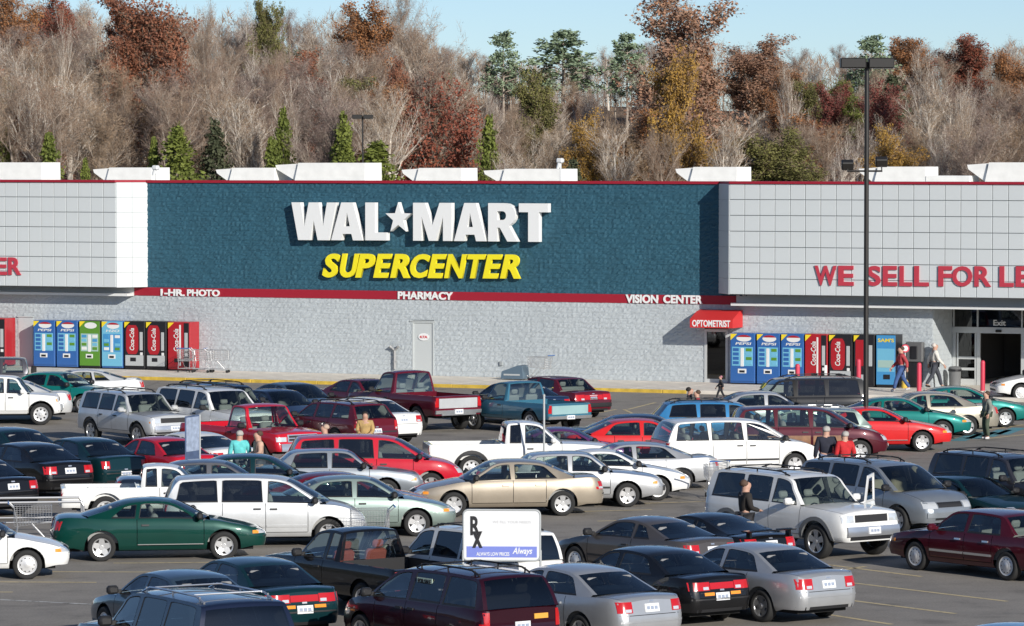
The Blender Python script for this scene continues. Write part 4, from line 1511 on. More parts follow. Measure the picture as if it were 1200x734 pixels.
        if S.get('flare'):
            for ax in axles:
                for sg in (1, -1):
                    m = MB()
                    N = 14
                    inn = []; out = []
                    for k in range(N + 1):
                        a = math.pi * k / N
                        for lst, rr in ((inn, Ra - .015), (out, Ra + .075)):
                            x = ax + rr * math.cos(a); z = r + rr * math.sin(a)
                            z = max(z, sill + .02)
                            t = min(1, max(0, (z - sill) / (zsh(x) - sill)))
                            lst.append((x, sg * (W * wp(x) * FS(t) + .028), z))
                    m.add(inn + out, [((k, k + 1, N + 2 + k, N + 1 + k) if sg > 0 else (N + 1 + k, N + 2 + k, k + 1, k)) for k in range(N)])
                    oo = [(p[0] , p[1] - sg * .035, p[2]) for p in out]
                    ii = [(p[0], p[1] - sg * .06, p[2]) for p in inn]
                    m.add(out + oo, [(k, k + 1, N + 2 + k, N + 1 + k) for k in range(N)])
                    m.add(inn + ii, [(k, k + 1, N + 2 + k, N + 1 + k) for k in range(N)])
                    s.part('fender_flare', m.mesh('fender_flare', smooth=50), S.get('flaremat', 'TRIM'))
    def hit(s, mode, a, b, sg=1):
        if mode == 'front': o, d = Vector((6, a, b)), Vector((-1, 0, 0))
        elif mode == 'rear': o, d = Vector((-6, a, b)), Vector((1, 0, 0))
        else: o, d = Vector((a, 4 * sg, b)), Vector((0, -sg, 0))
        h = s.bvh.ray_cast(o, d)
        if h[0] is None or (mode != 'side' and abs(h[1].dot(d)) < .30): return (None, d)
        return (h[0], d)
    def patch(s, mode, a0, a1, b0, b1, off, na=4, nb=3, sg=1, depth=.03):
        pts = {}
        for i in range(na + 1):
            for j in range(nb + 1):
                p, d = s.hit(mode, a0 + (a1 - a0) * i / na, b0 + (b1 - b0) * j / nb, sg)
                if p is not None: pts[i, j] = (p - d * off, p + d * depth)
        if not pts: return None
        if mode != 'side':
            near = max((p[0].x if mode == 'front' else -p[0].x) for p in pts.values())
            pts = {k: p for k, p in pts.items() if near - (p[0].x if mode == 'front' else -p[0].x) < .30}
        vs = []; id0 = {}; id1 = {}
        for k, (t, bt) in pts.items():
            id0[k] = len(vs); vs.append(t); id1[k] = len(vs); vs.append(bt)
        fs = []
        for i in range(na):
            for j in range(nb):
                ks = [(i, j), (i + 1, j), (i + 1, j + 1), (i, j + 1)]
                if all(k in pts for k in ks): fs.append([id0[k] for k in ks])
        if not fs: return None
        ed = {}
        inv = {v: k for k, v in id0.items()}
        for f in fs:
            for q in range(4):
                e = (f[q], f[(q + 1) % 4])
                ed[e] = 1
        for e in list(ed):
            if (e[1], e[0]) not in ed:
                fs.append([e[1], e[0], id1[inv[e[0]]], id1[inv[e[1]]]])
        me = finish(vs, fs, 40)
        fixnormals(me)
        return me
    def bit(s, name, mode, box, mk, off=.012, sym=False, na=4, nb=3, depth=.03, parent=-1, sides=(1, -1)):
        a0, a1, b0, b1 = box
        if name == 'license_plate':
            zc = (b0 + b1) / 2
            for q in range(3):
                me = s.patch(mode, -.125 + .09 * q, -.055 + .09 * q, zc - .03, zc + .03, off + .004, 2, 1, 1, -off)
                if me: s.part('plate_print', me, 'PMARK')
        if mode == 'side':
            for sg in sides:
                me = s.patch(mode, a0, a1, b0, b1, off, na, nb, sg, depth)
                if me: s.part(name, me, mk)
        elif sym:
            for sg in (1, -1):
                q = sorted((a0 * sg, a1 * sg))
                me = s.patch(mode, q[0], q[1], b0, b1, off, na, nb, 1, depth)
                if me: s.part(name, me, mk)
        else:
            me = s.patch(mode, a0, a1, b0, b1, off, na, nb, 1, depth)
            if me: s.part(name, me, mk)

def None_mesh():
    class _N: name = ''
    return _N()
_TY = {}
def tyre_mesh(r, tw):
    k = (r, tw)
    if k not in _TY:
        m = MB(); h = tw / 2; ri = r * .66
        m.lathe([(ri, -h * .82), (ri + .02, -h * .95), (r * .86, -h), (r * .96, -h * .92), (r, -h * .74), (r, h * .74), (r * .96, h * .92), (r * .86, h), (ri + .02, h * .95), (ri, h * .82)], 28)
        _TY[k] = m.mesh('tyre', smooth=50)
    return _TY[k]
_RM = {}
def rim_mesh(r, tw, style):
    k = (r, tw, style)
    if k in _RM: return _RM[k]
    m = MB(); h = tw / 2; ri = r * .665
    # outer face toward -y
    m.lathe([(ri, h * .8), (ri, -h * .86), (ri - .022, -h * .80), (ri - .035, -h * .45)], 28)
    m.cur = 1
    m.lathe([(ri - .03, -h * .32), (.001, -h * .32)], 28)
    m.cur = 0
    y0, y1 = -h * .80, -h * .42
    if style == 'five' or style == 'star':
        wd0, wd1 = (.052, .075) if style == 'five' else (.085, .05)
        for q in range(5):
            a = 2 * math.pi * q / 5 + .3
            c, d = math.cos(a), math.sin(a)
            for (ra, rb_, wa, wb_) in ((.03, ri - .012, wd0, wd1),):
                vs = []
                for yy in (y0, y1):
                    for (rr, ww) in ((ra, wa), (rb_, wb_)):
                        for sg in (-1, 1): vs.append((rr * c - sg * ww * d, yy + (.012 if rr == ra and yy == y0 else 0), rr * d + sg * ww * c))
                m.add(vs, [(0, 1, 3, 2), (4, 6, 7, 5), (0, 2, 6, 4), (1, 5, 7, 3), (0, 4, 5, 1), (2, 3, 7, 6)])
        m.lathe([(.001, y0 - .004), (.05, y0 - .004), (.06, y1)], 14)
    elif style == 'cap':
        m.lathe([(.001, y0 - .012), (.06, y0 - .010), (.085, y0 + .004), (ri - .06, y0 - .004), (ri - .03, y0 + .006), (ri - .018, y0 + .02)], 28)
        m.cur = 1
        for q in range(10):
            a = 2 * math.pi * q / 10
            c, d = math.cos(a), math.sin(a)
            rr = ri - .055
            vs = [(rr * c * f - g * d, y0 - .005, rr * d * f + g * c) for f, g in ((.88, -.014), (1.0, -.02), (1.0, .02), (.88, .014))]
            m.add(vs, [(0, 1, 2, 3)])
    else:   # steel wheel with many slots
        m.lathe([(.001, y0 - .02), (.05, y0 - .02), (.06, y0 + .01), (ri * .45, y0 + .02), (ri - .05, y0 + .03), (ri - .02, y0 + .02)], 28)
        m.cur = 1
        for q in range(8):
            a = 2 * math.pi * q / 8
            c, d = math.cos(a), math.sin(a)
            vs = [(ri * f * c - g * d, y0 + .012, ri * f * d + g * c) for f, g in ((.56, -.022), (.78, -.03), (.78, .03), (.56, .022))]
            m.add(vs, [(0, 1, 2, 3)])
    _RM[k] = m.mesh('rim', [M_RIM, M_UND], smooth=40)
    return _RM[k]

# ------------------------------------------------------------------ model templates
def scaled(T, sx=1., sz=1., w=None, **kw):
    S = {}
    for k, v in T.items():
        if k in ('zt',): v = [(x * sx, z * sz) for x, z in v]
        elif k in ('drop', 'plan'): v = [(x * sx, z) for x, z in v]
        elif k in ('nose', 'tail'): v = [(z * sz, x) for z, x in v]
        elif k in ('wb', 'xf', 'xr', 'mirror'): v = v * sx
        elif k in ('cab', 'trunk', 'bed', 'rack'): v = tuple(q * sx for q in v) if v else v
        elif k == 'doors': v = [(a * sx, b * sx) for a, b in v]
        elif k == 'win': v = [tuple(None if q is None else q * sx for q in t) for t in v]
        elif k == 'path': v = [(p[0] * sx, p[1] * sz, p[2] * ((w or T['w']) / T['w']), p[3], p[4], p[5]) for p in v]
        elif k == 'seats': v = [(a * sx, b) for a, b in v]
        elif k == 'bits':
            nv = []
            for b in v:
                b = dict(b); a0, a1, b0, b1 = b['box']
                if b['mode'] == 'side': a0, a1 = a0 * sx, a1 * sx
                else:
                    q = (w or T['w']) / T['w']; a0, a1 = a0 * q, a1 * q
                b['box'] = (a0, a1, b0 * sz, b1 * sz); nv.append(b)
            v = nv
        S[k] = v
    if w: S['w'] = w
    S.update(kw)
    return S

def B(name, mode, box, mk, **k):
    return dict(name=name, mode=mode, box=box, mk=mk, **k)

def bits_car(hz=(.58, .70), tz=(.70, .90), plate=(.70, .85), taily=(.42, .84), wide=False, amber=True, grille=True):
    b = [B('headlight', 'front', (.40, .80, *hz), 'HEAD', sym=True, na=6),
         B('rear_lamp', 'rear', (*taily, *tz), 'TAIL', sym=True, na=5),
         B('license_plate', 'rear', (-.165, .165, *plate), 'PLATE'),
         B('air_intake', 'front', (-.48, .48, .36, .44), 'TRIM', off=.004),
         B('bumper_strip', 'front', (-.80, .80, .505, .535), 'TRIM2', off=.012, na=14, nb=1),
         B('bumper_strip', 'rear', (-.84, .84, .535, .565), 'TRIM2', off=.012, na=14, nb=1),
         B('lower_valance', 'rear', (-.75, .75, .30, .36), 'TRIM', off=.004, na=10, nb=1)]
    b += [B('reverse_lamp', 'rear', (taily[0] + .03, taily[0] + .16, tz[0] + .015, tz[0] + .07), 'HEAD', off=.016, sym=True, na=2, nb=1, depth=.0),
          B('side_lamp', 'side', (2.02, 2.16, hz[0] - .0, hz[0] + .07), 'AMBER', off=.008, na=3, nb=2, depth=.01),
          B('bumper_seam', 'rear', (-.84, .84, tz[0] - .055, tz[0] - .043), 'TRIM', off=.003, na=14, nb=1, depth=.0),
          B('bumper_seam', 'front', (-.80, .80, hz[0] - .035, hz[0] - .024), 'TRIM', off=.003, na=14, nb=1, depth=.0),
          B('badge', 'rear', (-.05, .05, plate[1] + .035, plate[1] + .065), 'CHROME', off=.008, na=2, nb=1, depth=.0)]
    if grille: b.append(B('grille', 'front', (-.34, .34, hz[0] + .01, hz[1] - .02), 'TRIM', off=.008, na=6))
    if wide: b.append(B('rear_reflector', 'rear', (-taily[0] + .01, taily[0] - .01, tz[0] + .02, tz[1] - .02), 'TAIL', na=8))
    return b

SEDAN = dict(wb=2.74, r=.315, w=.89, xf=2.35, xr=-2.45,
    zt=[(2.35, .62), (2.28, .68), (2.05, .77), (1.6, .86), (1.12, .94), (.5, .955), (-1.0, .975), (-1.75, 1.01), (-2.1, 1.02), (-2.36, .995), (-2.45, .94)],
    drop=[(2.35, .02), (2.2, .055), (1.12, .05), (0, .03), (-1.6, .04), (-2.45, .04)],
    plan=[(2.35, .60), (2.32, .70), (2.22, .81), (2.0, .90), (1.5, .965), (.5, 1.), (-1., 1.), (-1.8, .97), (-2.2, .91), (-2.38, .81), (-2.43, .73), (-2.45, .64)],
    nose=[(.2, .07), (.42, 0), (.55, 0), (.7, .07), (.9, .1)], tail=[(.2, .08), (.42, 0), (.58, .0), (.8, .05), (1.0, .10)],
    cab=(-1.70, 1.08), trunk=(-2.36, -1.80), doors=[(-.95, -.12), (-.12, .92)],
    win=[(-1.24, -.17, .24, .02), (-.07, None, .0, 0)],
    path=[(1.14, .945, .80, .01, .22, 'w'), (.72, 1.20, .71, .02, .18, 'w'), (.36, 1.37, .62, .035, .12, 'r'), (-.15, 1.42, .60, .05, .05, 'r'), (-.75, 1.395, .60, .05, -.05, 'r'), (-1.05, 1.33, .62, .04, -.10, 'b'), (-1.42, 1.17, .68, .025, -.12, 'b'), (-1.78, 1.015, .75, .01, -.14, 'b')],
    seats=[(-.05, 'f'), (-.95, 'r')], bits=bits_car(), mould=(.52, .05, 'TRIM2'), arch=.385)
SEDBOX = scaled(SEDAN, wide=None)
SEDBOX.update(zt=[(2.35, .70), (2.31, .76), (2.05, .83), (1.6, .89), (1.12, .94), (.5, .95), (-1.0, .96), (-1.75, .98), (-2.1, .98), (-2.40, .96), (-2.45, .90)],
    plan=[(2.35, .74), (2.32, .82), (2.22, .90), (2.0, .95), (1.5, .98), (.5, 1.), (-1., 1.), (-1.8, .98), (-2.2, .95), (-2.40, .90), (-2.43, .84), (-2.45, .76)],
    path=[(1.05, .945, .79, .01, .15, 'w'), (.72, 1.20, .71, .02, .12, 'w'), (.42, 1.375, .63, .03, .08, 'r'), (-.15, 1.41, .61, .035, .03, 'r'), (-.85, 1.39, .61, .035, -.03, 'r'), (-1.12, 1.335, .63, .03, -.04, 'b'), (-1.35, 1.16, .69, .02, -.05, 'b'), (-1.58, .985, .75, .01, -.06, 'b')],
    cab=(-1.52, 1.02), trunk=(-2.38, -1.62), win=[(-1.16, -.17, .12, .02), (-.07, None, .0, 0)],
    bits=bits_car((.60, .72), (.66, .86), (.68, .83), (.40, .86), wide=True) + [B('bumper', 'front', (-.86, .86, .42, .54), 'TRIM2', off=.05, na=14), B('bumper', 'rear', (-.87, .87, .42, .55), 'TRIM2', off=.05, na=14)])
COUPE = scaled(SEDAN)
COUPE.update(doors=[(-.58, .92)], win=[(-1.16, -.62, .26, .06), (-.54, None, .03, 0)],
    path=[(1.10, .945, .80, .01, .24, 'w'), (.66, 1.17, .71, .02, .20, 'w'), (.28, 1.32, .61, .035, .12, 'r'), (-.2, 1.365, .58, .05, .05, 'r'), (-.7, 1.335, .58, .05, -.06, 'r'), (-1.0, 1.27, .60, .04, -.12, 'b'), (-1.42, 1.13, .67, .025, -.14, 'b'), (-1.82, 1.01, .74, .01, -.16, 'b')],
    mould=(.36, .035, 'CHROME'), rim='star')
SPORT = scaled(COUPE)
SPORT.update(zt=[(2.35, .58), (2.28, .64), (2.05, .72), (1.6, .81), (1.12, .89), (.5, .91), (-1.0, .95), (-1.75, .99), (-2.1, .99), (-2.36, .96), (-2.45, .90)],
    path=[(1.10, .895, .80, .01, .24, 'w'), (.62, 1.14, .70, .02, .20, 'w'), (.22, 1.28, .60, .035, .12, 'r'), (-.2, 1.32, .57, .05, .05, 'r'), (-.65, 1.295, .57, .05, -.06, 'r'), (-.95, 1.23, .59, .04, -.12, 'b'), (-1.5, 1.08, .66, .025, -.14, 'b'), (-1.95, .985, .72, .01, -.16, 'b')],
    cab=(-1.86, 1.04), trunk=(-2.36, -1.97), mould=None)
HATCH = scaled(SEDAN, .92, 1.0, .84)
WAGON = scaled(SEDAN)
WAGON.update(zt=[(2.35, .66), (2.28, .72), (2.05, .80), (1.6, .87), (1.12, .94), (.5, .95), (-1.0, .96), (-1.75, .98), (-2.36, .98), (-2.45, .96)], drop=[(2.35, .02), (2.2, .055), (1.12, .05), (0, .03), (-2.45, .03)],
    plan=[(2.35, .66), (2.32, .75), (2.22, .85), (2.0, .92), (1.5, .97), (.5, 1.), (-1., 1.), (-1.8, .99), (-2.3, .95), (-2.42, .91), (-2.45, .86)],
    tail=[(.2, .06), (.42, 0), (.55, .0), (.62, .05), (1.0, .08)],
    path=[(1.12, .945, .80, .01, .18, 'w'), (.72, 1.20, .71, .02, .15, 'w'), (.38, 1.38, .63, .035, .1, 'r'), (-.15, 1.44, .61, .04, .04, 'r'), (-1.2, 1.45, .61, .04, 0, 'r'), (-1.85, 1.42, .62, .04, -.03, 'r'), (-2.02, 1.36, .64, .03, -.04, 'b'), (-2.2, 1.16, .70, .02, -.05, 'b'), (-2.36, .985, .76, .01, -.05, 'b')],
    cab=(-2.28, 1.06), trunk=None, win=[(-1.98, -1.08, .10, 0), (-.99, -.17, 0, .02), (-.07, None, .0, 0)], seats=[(-.05, 'f'), (-.95, 'r')],
    bits=bits_car((.58, .70), (.62, .90), (.52, .66), (.66, .86)))
VAN = dict(wb=2.92, r=.325, w=.95, xf=2.34, xr=-2.40, sill=.25,
    zt=[(2.34, .74), (2.26, .82), (1.9, .96), (1.45, 1.03), (1.0, 1.04), (0, 1.05), (-1.5, 1.06), (-2.32, 1.06), (-2.40, 1.04)],
    drop=[(2.34, .02), (2.2, .06), (1.45, .05), (0, .02), (-2.4, .02)],
    plan=[(2.34, .60), (2.31, .70), (2.2, .82), (1.9, .92), (1.4, .98), (.5, 1.), (-1.5, 1.), (-2.1, .97), (-2.34, .90), (-2.38, .85), (-2.40, .80)],
    nose=[(.2, .07), (.42, 0), (.6, 0), (.8, .10), (1., .14)], tail=[(.2, .07), (.42, 0), (.58, .0), (.66, .06), (1.05, .08)],
    cab=(-2.30, 1.42), doors=[(-1.00, .0), (.0, .98)], slide=True,
    win=[(-2.08, -1.10, .08, 0), (-1.02, -.06, 0, 0), (.04, None, .0, 0)],
    path=[(1.56, 1.035, .85, .01, .30, 'w'), (1.05, 1.33, .78, .02, .22, 'w'), (.60, 1.555, .70, .04, .13, 'r'), (0, 1.635, .68, .05, .04, 'r'), (-1.0, 1.65, .68, .05, 0, 'r'), (-1.85, 1.62, .69, .05, -.03, 'r'), (-2.08, 1.56, .71, .04, -.05, 'b'), (-2.24, 1.30, .78, .02, -.05, 'b'), (-2.34, 1.06, .82, .01, -.05, 'b')],
    seats=[(.25, 'f'), (-.65, 'r'), (-1.5, 'r')], arch=.40, mould=(.50, .05, 'TRIM2'), privacy=True, mirror=1.12,
    bits=[B('headlight', 'front', (.42, .84, .64, .80), 'HEAD', sym=True, na=6), B('grille', 'front', (-.38, .38, .66, .78), 'TRIM', off=.008, na=6),
          B('rear_lamp', 'rear', (.72, .93, .70, 1.0), 'TAIL', sym=True), B('license_plate', 'rear', (-.165, .165, .66, .81), 'PLATE'), B('air_intake', 'front', (-.5, .5, .36, .46), 'TRIM', off=.004),
          B('bumper', 'rear', (-.90, .90, .42, .55), 'PAINT', off=.05, na=12), B('bumper', 'front', (-.86, .86, .42, .54), 'PAINT', off=.03, na=12)])
SUV = dict(wb=2.84, r=.37, w=.92, xf=2.26, xr=-2.34, sill=.38, zend=.42, tw=.25,
    zt=[(2.26, .94), (2.20, 1.01), (1.9, 1.05), (1.0, 1.09), (0, 1.09), (-2.27, 1.10), (-2.34, 1.08)],
    drop=[(2.26, .03), (2.15, .07), (1.0, .05), (0, .02), (-2.34, .02)],
    plan=[(2.26, .76), (2.23, .84), (2.12, .91), (1.9, .95), (1.4, .98), (.5, 1.), (-1.5, 1.), (-2.1, .98), (-2.28, .94), (-2.32, .90), (-2.34, .86)],
    nose=[(.3, .05), (.48, 0), (.66, 0), (.72, .06), (1.05, .10)], tail=[(.3, .05), (.48, 0), (.66, .0), (.7, .05), (1.1, .06)],
    cab=(-2.24, .94), doors=[(-.93, -.08), (-.08, .92)],
    win=[(-2.04, -1.06, .05, 0), (-.98, -.13, 0, 0), (-.03, None, .0, 0)],
    path=[(1.0, 1.09, .81, .01, .14, 'w'), (.70, 1.38, .74, .02, .12, 'w'), (.45, 1.60, .68, .035, .08, 'r'), (-.2, 1.67, .67, .04, .0, 'r'), (-1.5, 1.68, .67, .04, 0, 'r'), (-2.05, 1.655, .68, .04, -.02, 'r'), (-2.17, 1.58, .70, .03, -.03, 'b'), (-2.25, 1.33, .77, .02, -.03, 'b'), (-2.30, 1.10, .80, .01, -.03, 'b')],
    seats=[(.0, 'f'), (-.92, 'r')], arch=.46, privacy=True, rack=(-1.95, .2), racky=.56, mirror=.62,
    bits=[B('headlight', 'front', (.50, .80, .78, .93), 'HEAD', sym=True), B('turn_lamp', 'front', (.81, .88, .78, .93), 'AMBER', sym=True), B('grille', 'front', (-.46, .46, .78, .93), 'TRIM', off=.01, na=6),
          B('rear_lamp', 'rear', (.74, .90, .84, 1.10), 'TAIL', sym=True), B('license_plate', 'rear', (-.165, .165, .72, .87), 'PLATE'), B('license_plate', 'front', (-.165, .165, .54, .68), 'PLATE', off=.075),
          B('bumper', 'rear', (-.90, .90, .48, .66), 'CHROME', off=.06, na=12), B('bumper', 'front', (-.88, .88, .50, .70), 'CHROME', off=.06, na=12), B('lower_valance', 'front', (-.8, .8, .42, .49), 'TRIM', off=.02, na=10)])
PICK = dict(wb=3.05, r=.36, w=.90, xf=2.38, xr=-2.68, sill=.40, zend=.44, tw=.24,
    zt=[(2.38, .86), (2.32, .93), (1.9, .98), (1.05, 1.02), (-.5, 1.0), (-2.6, 1.0), (-2.68, .99)],
    drop=[(2.38, .03), (2.2, .06), (1.05, .04), (-.5, .01), (-2.68, .01)],
    plan=[(2.38, .76), (2.35, .84), (2.24, .91), (2.0, .95), (1.5, .98), (.5, 1.), (-2.5, 1.), (-2.65, .98), (-2.68, .96)],
    nose=[(.3, .05), (.46, 0), (.62, 0), (.68, .05), (1., .08)], tail=[(.3, .0), (1.1, 0)],
    cab=(-.58, .98), bed=(-2.62, -.70), doors=[(-.10, .95)],
    win=[(-.48, -.16, .03, 0), (-.06, None, .0, 0)],
    path=[(1.04, 1.02, .79, .01, .14, 'w'), (.70, 1.30, .72, .02, .12, 'w'), (.44, 1.50, .64, .035, .07, 'r'), (0, 1.57, .62, .04, 0, 'r'), (-.36, 1.56, .62, .04, 0, 'r'), (-.52, 1.51, .63, .03, -.01, 'b'), (-.57, 1.28, .70, .02, -.01, 'b'), (-.61, 1.01, .77, .01, -.01, 'b')],
    seats=[(.05, 'f')], arch=.44, mirror=.68, rim='steel',
    bits=[B('headlight', 'front', (.50, .80, .72, .85), 'HEAD', sym=True), B('grille', 'front', (-.46, .46, .72, .86), 'TRIM', off=.01, na=6),
          B('rear_lamp', 'rear', (.74, .87, .72, .95), 'TAIL', sym=True), B('license_plate', 'rear', (-.165, .165, .52, .64), 'PLATE', off=.075), B('tailgate', 'rear', (-.72, .72, .62, .97), 'GATE', off=.015, na=4),
          B('bumper', 'rear', (-.87, .87, .46, .60), 'CHROME', off=.06, na=8), B('bumper', 'front', (-.86, .86, .48, .66), 'CHROME', off=.06, na=12)])
REGCAB = scaled(PICK)
REGCAB.update(wb=3.3, xf=2.55, xr=-2.70, cab=(-.20, 1.08), bed=(-2.64, -.32), doors=[(-.12, 1.08)], win=[(-.12, None, .05, 0)],
    zt=[(2.55, .98), (2.5, 1.05), (2.0, 1.10), (1.15, 1.14), (-.2, 1.12), (-2.6, 1.12), (-2.70, 1.11)], drop=[(2.55, .03), (2.35, .06), (1.1, .04), (-.2, .01), (-2.7, .01)],
    plan=[(2.55, .80), (2.52, .87), (2.42, .93), (2.1, .97), (1.6, 1.), (.5, 1.), (-2.5, 1.), (-2.66, .98), (-2.70, .96)], w=.98, r=.39, arch=.48, sill=.46, zend=.52,
    path=[(1.14, 1.14, .86, .01, .14, 'w'), (.86, 1.46, .79, .02, .12, 'w'), (.66, 1.72, .72, .035, .07, 'r'), (.3, 1.79, .70, .04, 0, 'r'), (-.02, 1.78, .70, .04, 0, 'r'), (-.14, 1.72, .71, .03, -.01, 'b'), (-.19, 1.45, .78, .02, -.01, 'b'), (-.23, 1.13, .84, .01, -.01, 'b')],
    seats=[(.2, 'f')], mirror=.80, bedz=.78,
    bits=[B('headlight', 'front', (.56, .88, .80, .93), 'HEAD', sym=True), B('grille', 'front', (-.52, .52, .78, 1.0), 'CHROME', off=.02, na=6), B('grille_slot', 'front', (-.47, -.04, .82, .88), 'TRIM', off=.03), B('grille_slot', 'front', (.04, .47, .82, .88), 'TRIM', off=.03), B('grille_slot', 'front', (-.47, -.04, .91, .97), 'TRIM', off=.03), B('grille_slot', 'front', (.04, .47, .91, .97), 'TRIM', off=.03),
          B('rear_lamp', 'rear', (.80, .94, .78, 1.06), 'TAIL', sym=True), B('tailgate', 'rear', (-.78, .78, .74, 1.04), 'GATE', off=.015, na=4), B('license_plate', 'rear', (-.165, .165, .56, .70), 'PLATE', off=.075), B('license_plate', 'front', (-.165, .165, .58, .70), 'PLATE', off=.075),
          B('bumper', 'rear', (-.93, .93, .52, .68), 'CHROME', off=.06, na=8), B('bumper', 'front', (-.93, .93, .52, .74), 'CHROME', off=.06, na=12)])

_MODELS = {}
SPECS = {
    'sedan': SEDAN,
    'sedan_b': scaled(SEDAN, .985, .99, .87, rim='cap', bits=bits_car((.60, .70), (.68, .88), (.48, .60), (.50, .86))),
    'sedan_c': scaled(SEDAN, 1.02, 1.0, .90, mould=None, bits=bits_car((.58, .70), (.72, .92), (.72, .87), (.46, .82)), handle='PAINT'),
    'taurus': scaled(SEDAN, 1.01, .985, .91, mould=None, bits=bits_car((.58, .68), (.66, .86), (.68, .83), (.62, .86)), handle='PAINT'),
    'compact': scaled(SEDAN, .92, .99, .84, rim='cap'),
    'sedanbox': SEDBOX, 'lesabre': scaled(SEDBOX, 1.03, 1.0, .93, rim='cap', mould=(.50, .05, 'TRIM2'), handle='CHROME', mirmat='PAINT'),
    'wideTail': scaled(SEDAN, 1.0, .98, .89, bits=bits_car((.6, .7), (.72, .88), (.52, .67), (.30, .86), wide=True) + [B('amber_reflector', 'rear', (.20, .44, .62, .68), 'AMBER', sym=True)]),
    'coupe': COUPE, 'coupe_b': scaled(COUPE, .93, .98, .86, rim='cap', mould=(.5, .04, 'TRIM2')), 'sport': scaled(SPORT, .95, .98, .88),
    'hatch': HATCH, 'wagon': WAGON, 'wagon_rack': scaled(WAGON, rack=(-1.9, .1), racky=.52), 'wagon_chrome': scaled(WAGON, rack=(-1.9, .1), racky=.52, rackmat='CHROME'),
    'van': VAN, 'van_clear': scaled(VAN, privacy=False), 'van_rack': scaled(VAN, rack=(-1.8, .15), racky=.55), 'van_big': scaled(VAN, 1.03, 1.0, .96, rack=(-1.8, .15), racky=.55, handle='PAINT'),
    'van_wood': scaled(VAN, privacy=False, bits=VAN['bits'] + [B('wood_panel', 'side', (-.96, -.04, .46, .80), 'WOOD', off=.008, na=6), B('wood_panel', 'side', (.04, .94, .46, .80), 'WOOD', off=.008, na=6), B('wood_panel', 'side', (-2.1, -1.08, .76, .84), 'WOOD', off=.008, na=6)]),
    'suv': SUV, 'suv_big': scaled(SUV, 1.07, 1.09, .97, flare=True, flaremat='GREYP', r=.40, arch=.485, sill=.42, handle='PAINT', mirmat='PAINT'),
    'suv_chrome': scaled(SUV, rackmat='CHROME'), 'suv_low': scaled(SUV, .97, .985, .91, rack=None), 'suv_pilot': scaled(SUV, .98, .99, .93, mirmat='PAINT'),
    'suburban': scaled(SUV, 1.12, 1.06, .98, rackmat='TRIM'), 'jeep': scaled(SUV, .80, 1.0, .82, rack=None, privacy=False, rim='steel', mirmat='PAINT'),
    'pickup': scaled(PICK, .93, .93, .84), 'pickup_flare': scaled(PICK, 1.03, 1.05, .92, flare=True, privacy=True, mirmat='PAINT'), 'pickup_dark': scaled(PICK, 1.0, 1.06, .90, bedmat='TRIM'), 'regcab': REGCAB, 'regcab_small': scaled(REGCAB, .95, .93, .93),
}
def model(k):
    if k not in _MODELS: _MODELS[k] = Model(k, **SPECS[k])
    return _MODELS[k]

STD = {'TRIM': M_TRIM, 'INT': M_INT, 'UND': M_UND, 'TYRE': M_TYRE, 'HEAD': M_HEAD, 'TAIL': M_TAIL, 'AMBER': M_AMB, 'PLATE': M_PLATE, 'CHROME': M_CHR, 'GREYP': M_GREYP, 'PMARK': M_PMARK, 'WOOD': mat('wood_panel_film', (.24, .115, .055), .45, noise=.3, nscale=6)}
def car(mk, col, px, py, anchor, head, label, cat='car', name='parked_car', group=None, trim=None, seat=None, gate=None, rim=None, dark=None, scale=None):
    md = model(mk)
    S = md.S
    hd = R(head)
    near = -1 if math.cos(hd) > .0 and True else 1
    # which flank faces the camera
    ly = Vector((-math.sin(hd), math.cos(hd)))
    near = 1 if ly.y < 0 else -1
    if anchor == 'F': a = (S['wb'] / 2, near * (S['w'] - .1), 0)
    elif anchor == 'R': a = (-S['wb'] / 2, near * (S['w'] - .1), 0)
    else: a = anchor
    g = gnd(px, py, LOT + a[2])
    c, s_ = math.cos(hd), math.sin(hd)
    loc = (g.x - (c * a[0] - s_ * a[1]), g.y - (s_ * a[0] + c * a[1]), LOT)
    e = empty(name, loc, hd)
    if scale: e.scale = scale
    tag(e, label, cat, group)
    pm = PAINT[col]
    t2 = PAINT[trim] if trim in PAINT else (M_CHR if trim == 'chrome' else M_TRIM)
    gl_f = G_CLR; gl_s = G_TINT
    if dark: gl_f = G_TINT
    objs = []
    for (nm, me, key, par, pl, rot) in md.parts:
        p = e if par < 0 else objs[par]
        if key == 'EMPTY':
            o = empty(nm, pl, rot[2], p)
        else:
            m_ = {'PAINT': pm, 'TRIM2': t2, 'GLASSF': gl_f, 'GLASSS': gl_s, 'GLASSR': gl_s if (S.get('privacy') or dark) else gl_f,
                  'SEAT': {'beige': M_SEATB, 'red': M_SEATR}.get(seat, M_SEATG), 'GATE': PAINT[gate] if gate in PAINT else pm, 'RIM': rim or (M_CAP if S.get('rim') in ('cap', 'steel') else M_RIM)}.get(key) or STD[key]
            if not me.materials: me.materials.append(m_)
            o = link(nm, me, p, pl, rot)
            if o.material_slots[0].material is not m_:
                o.material_slots[0].link = 'OBJECT'; o.material_slots[0].material = m_
        objs.append(o)
    return e, md

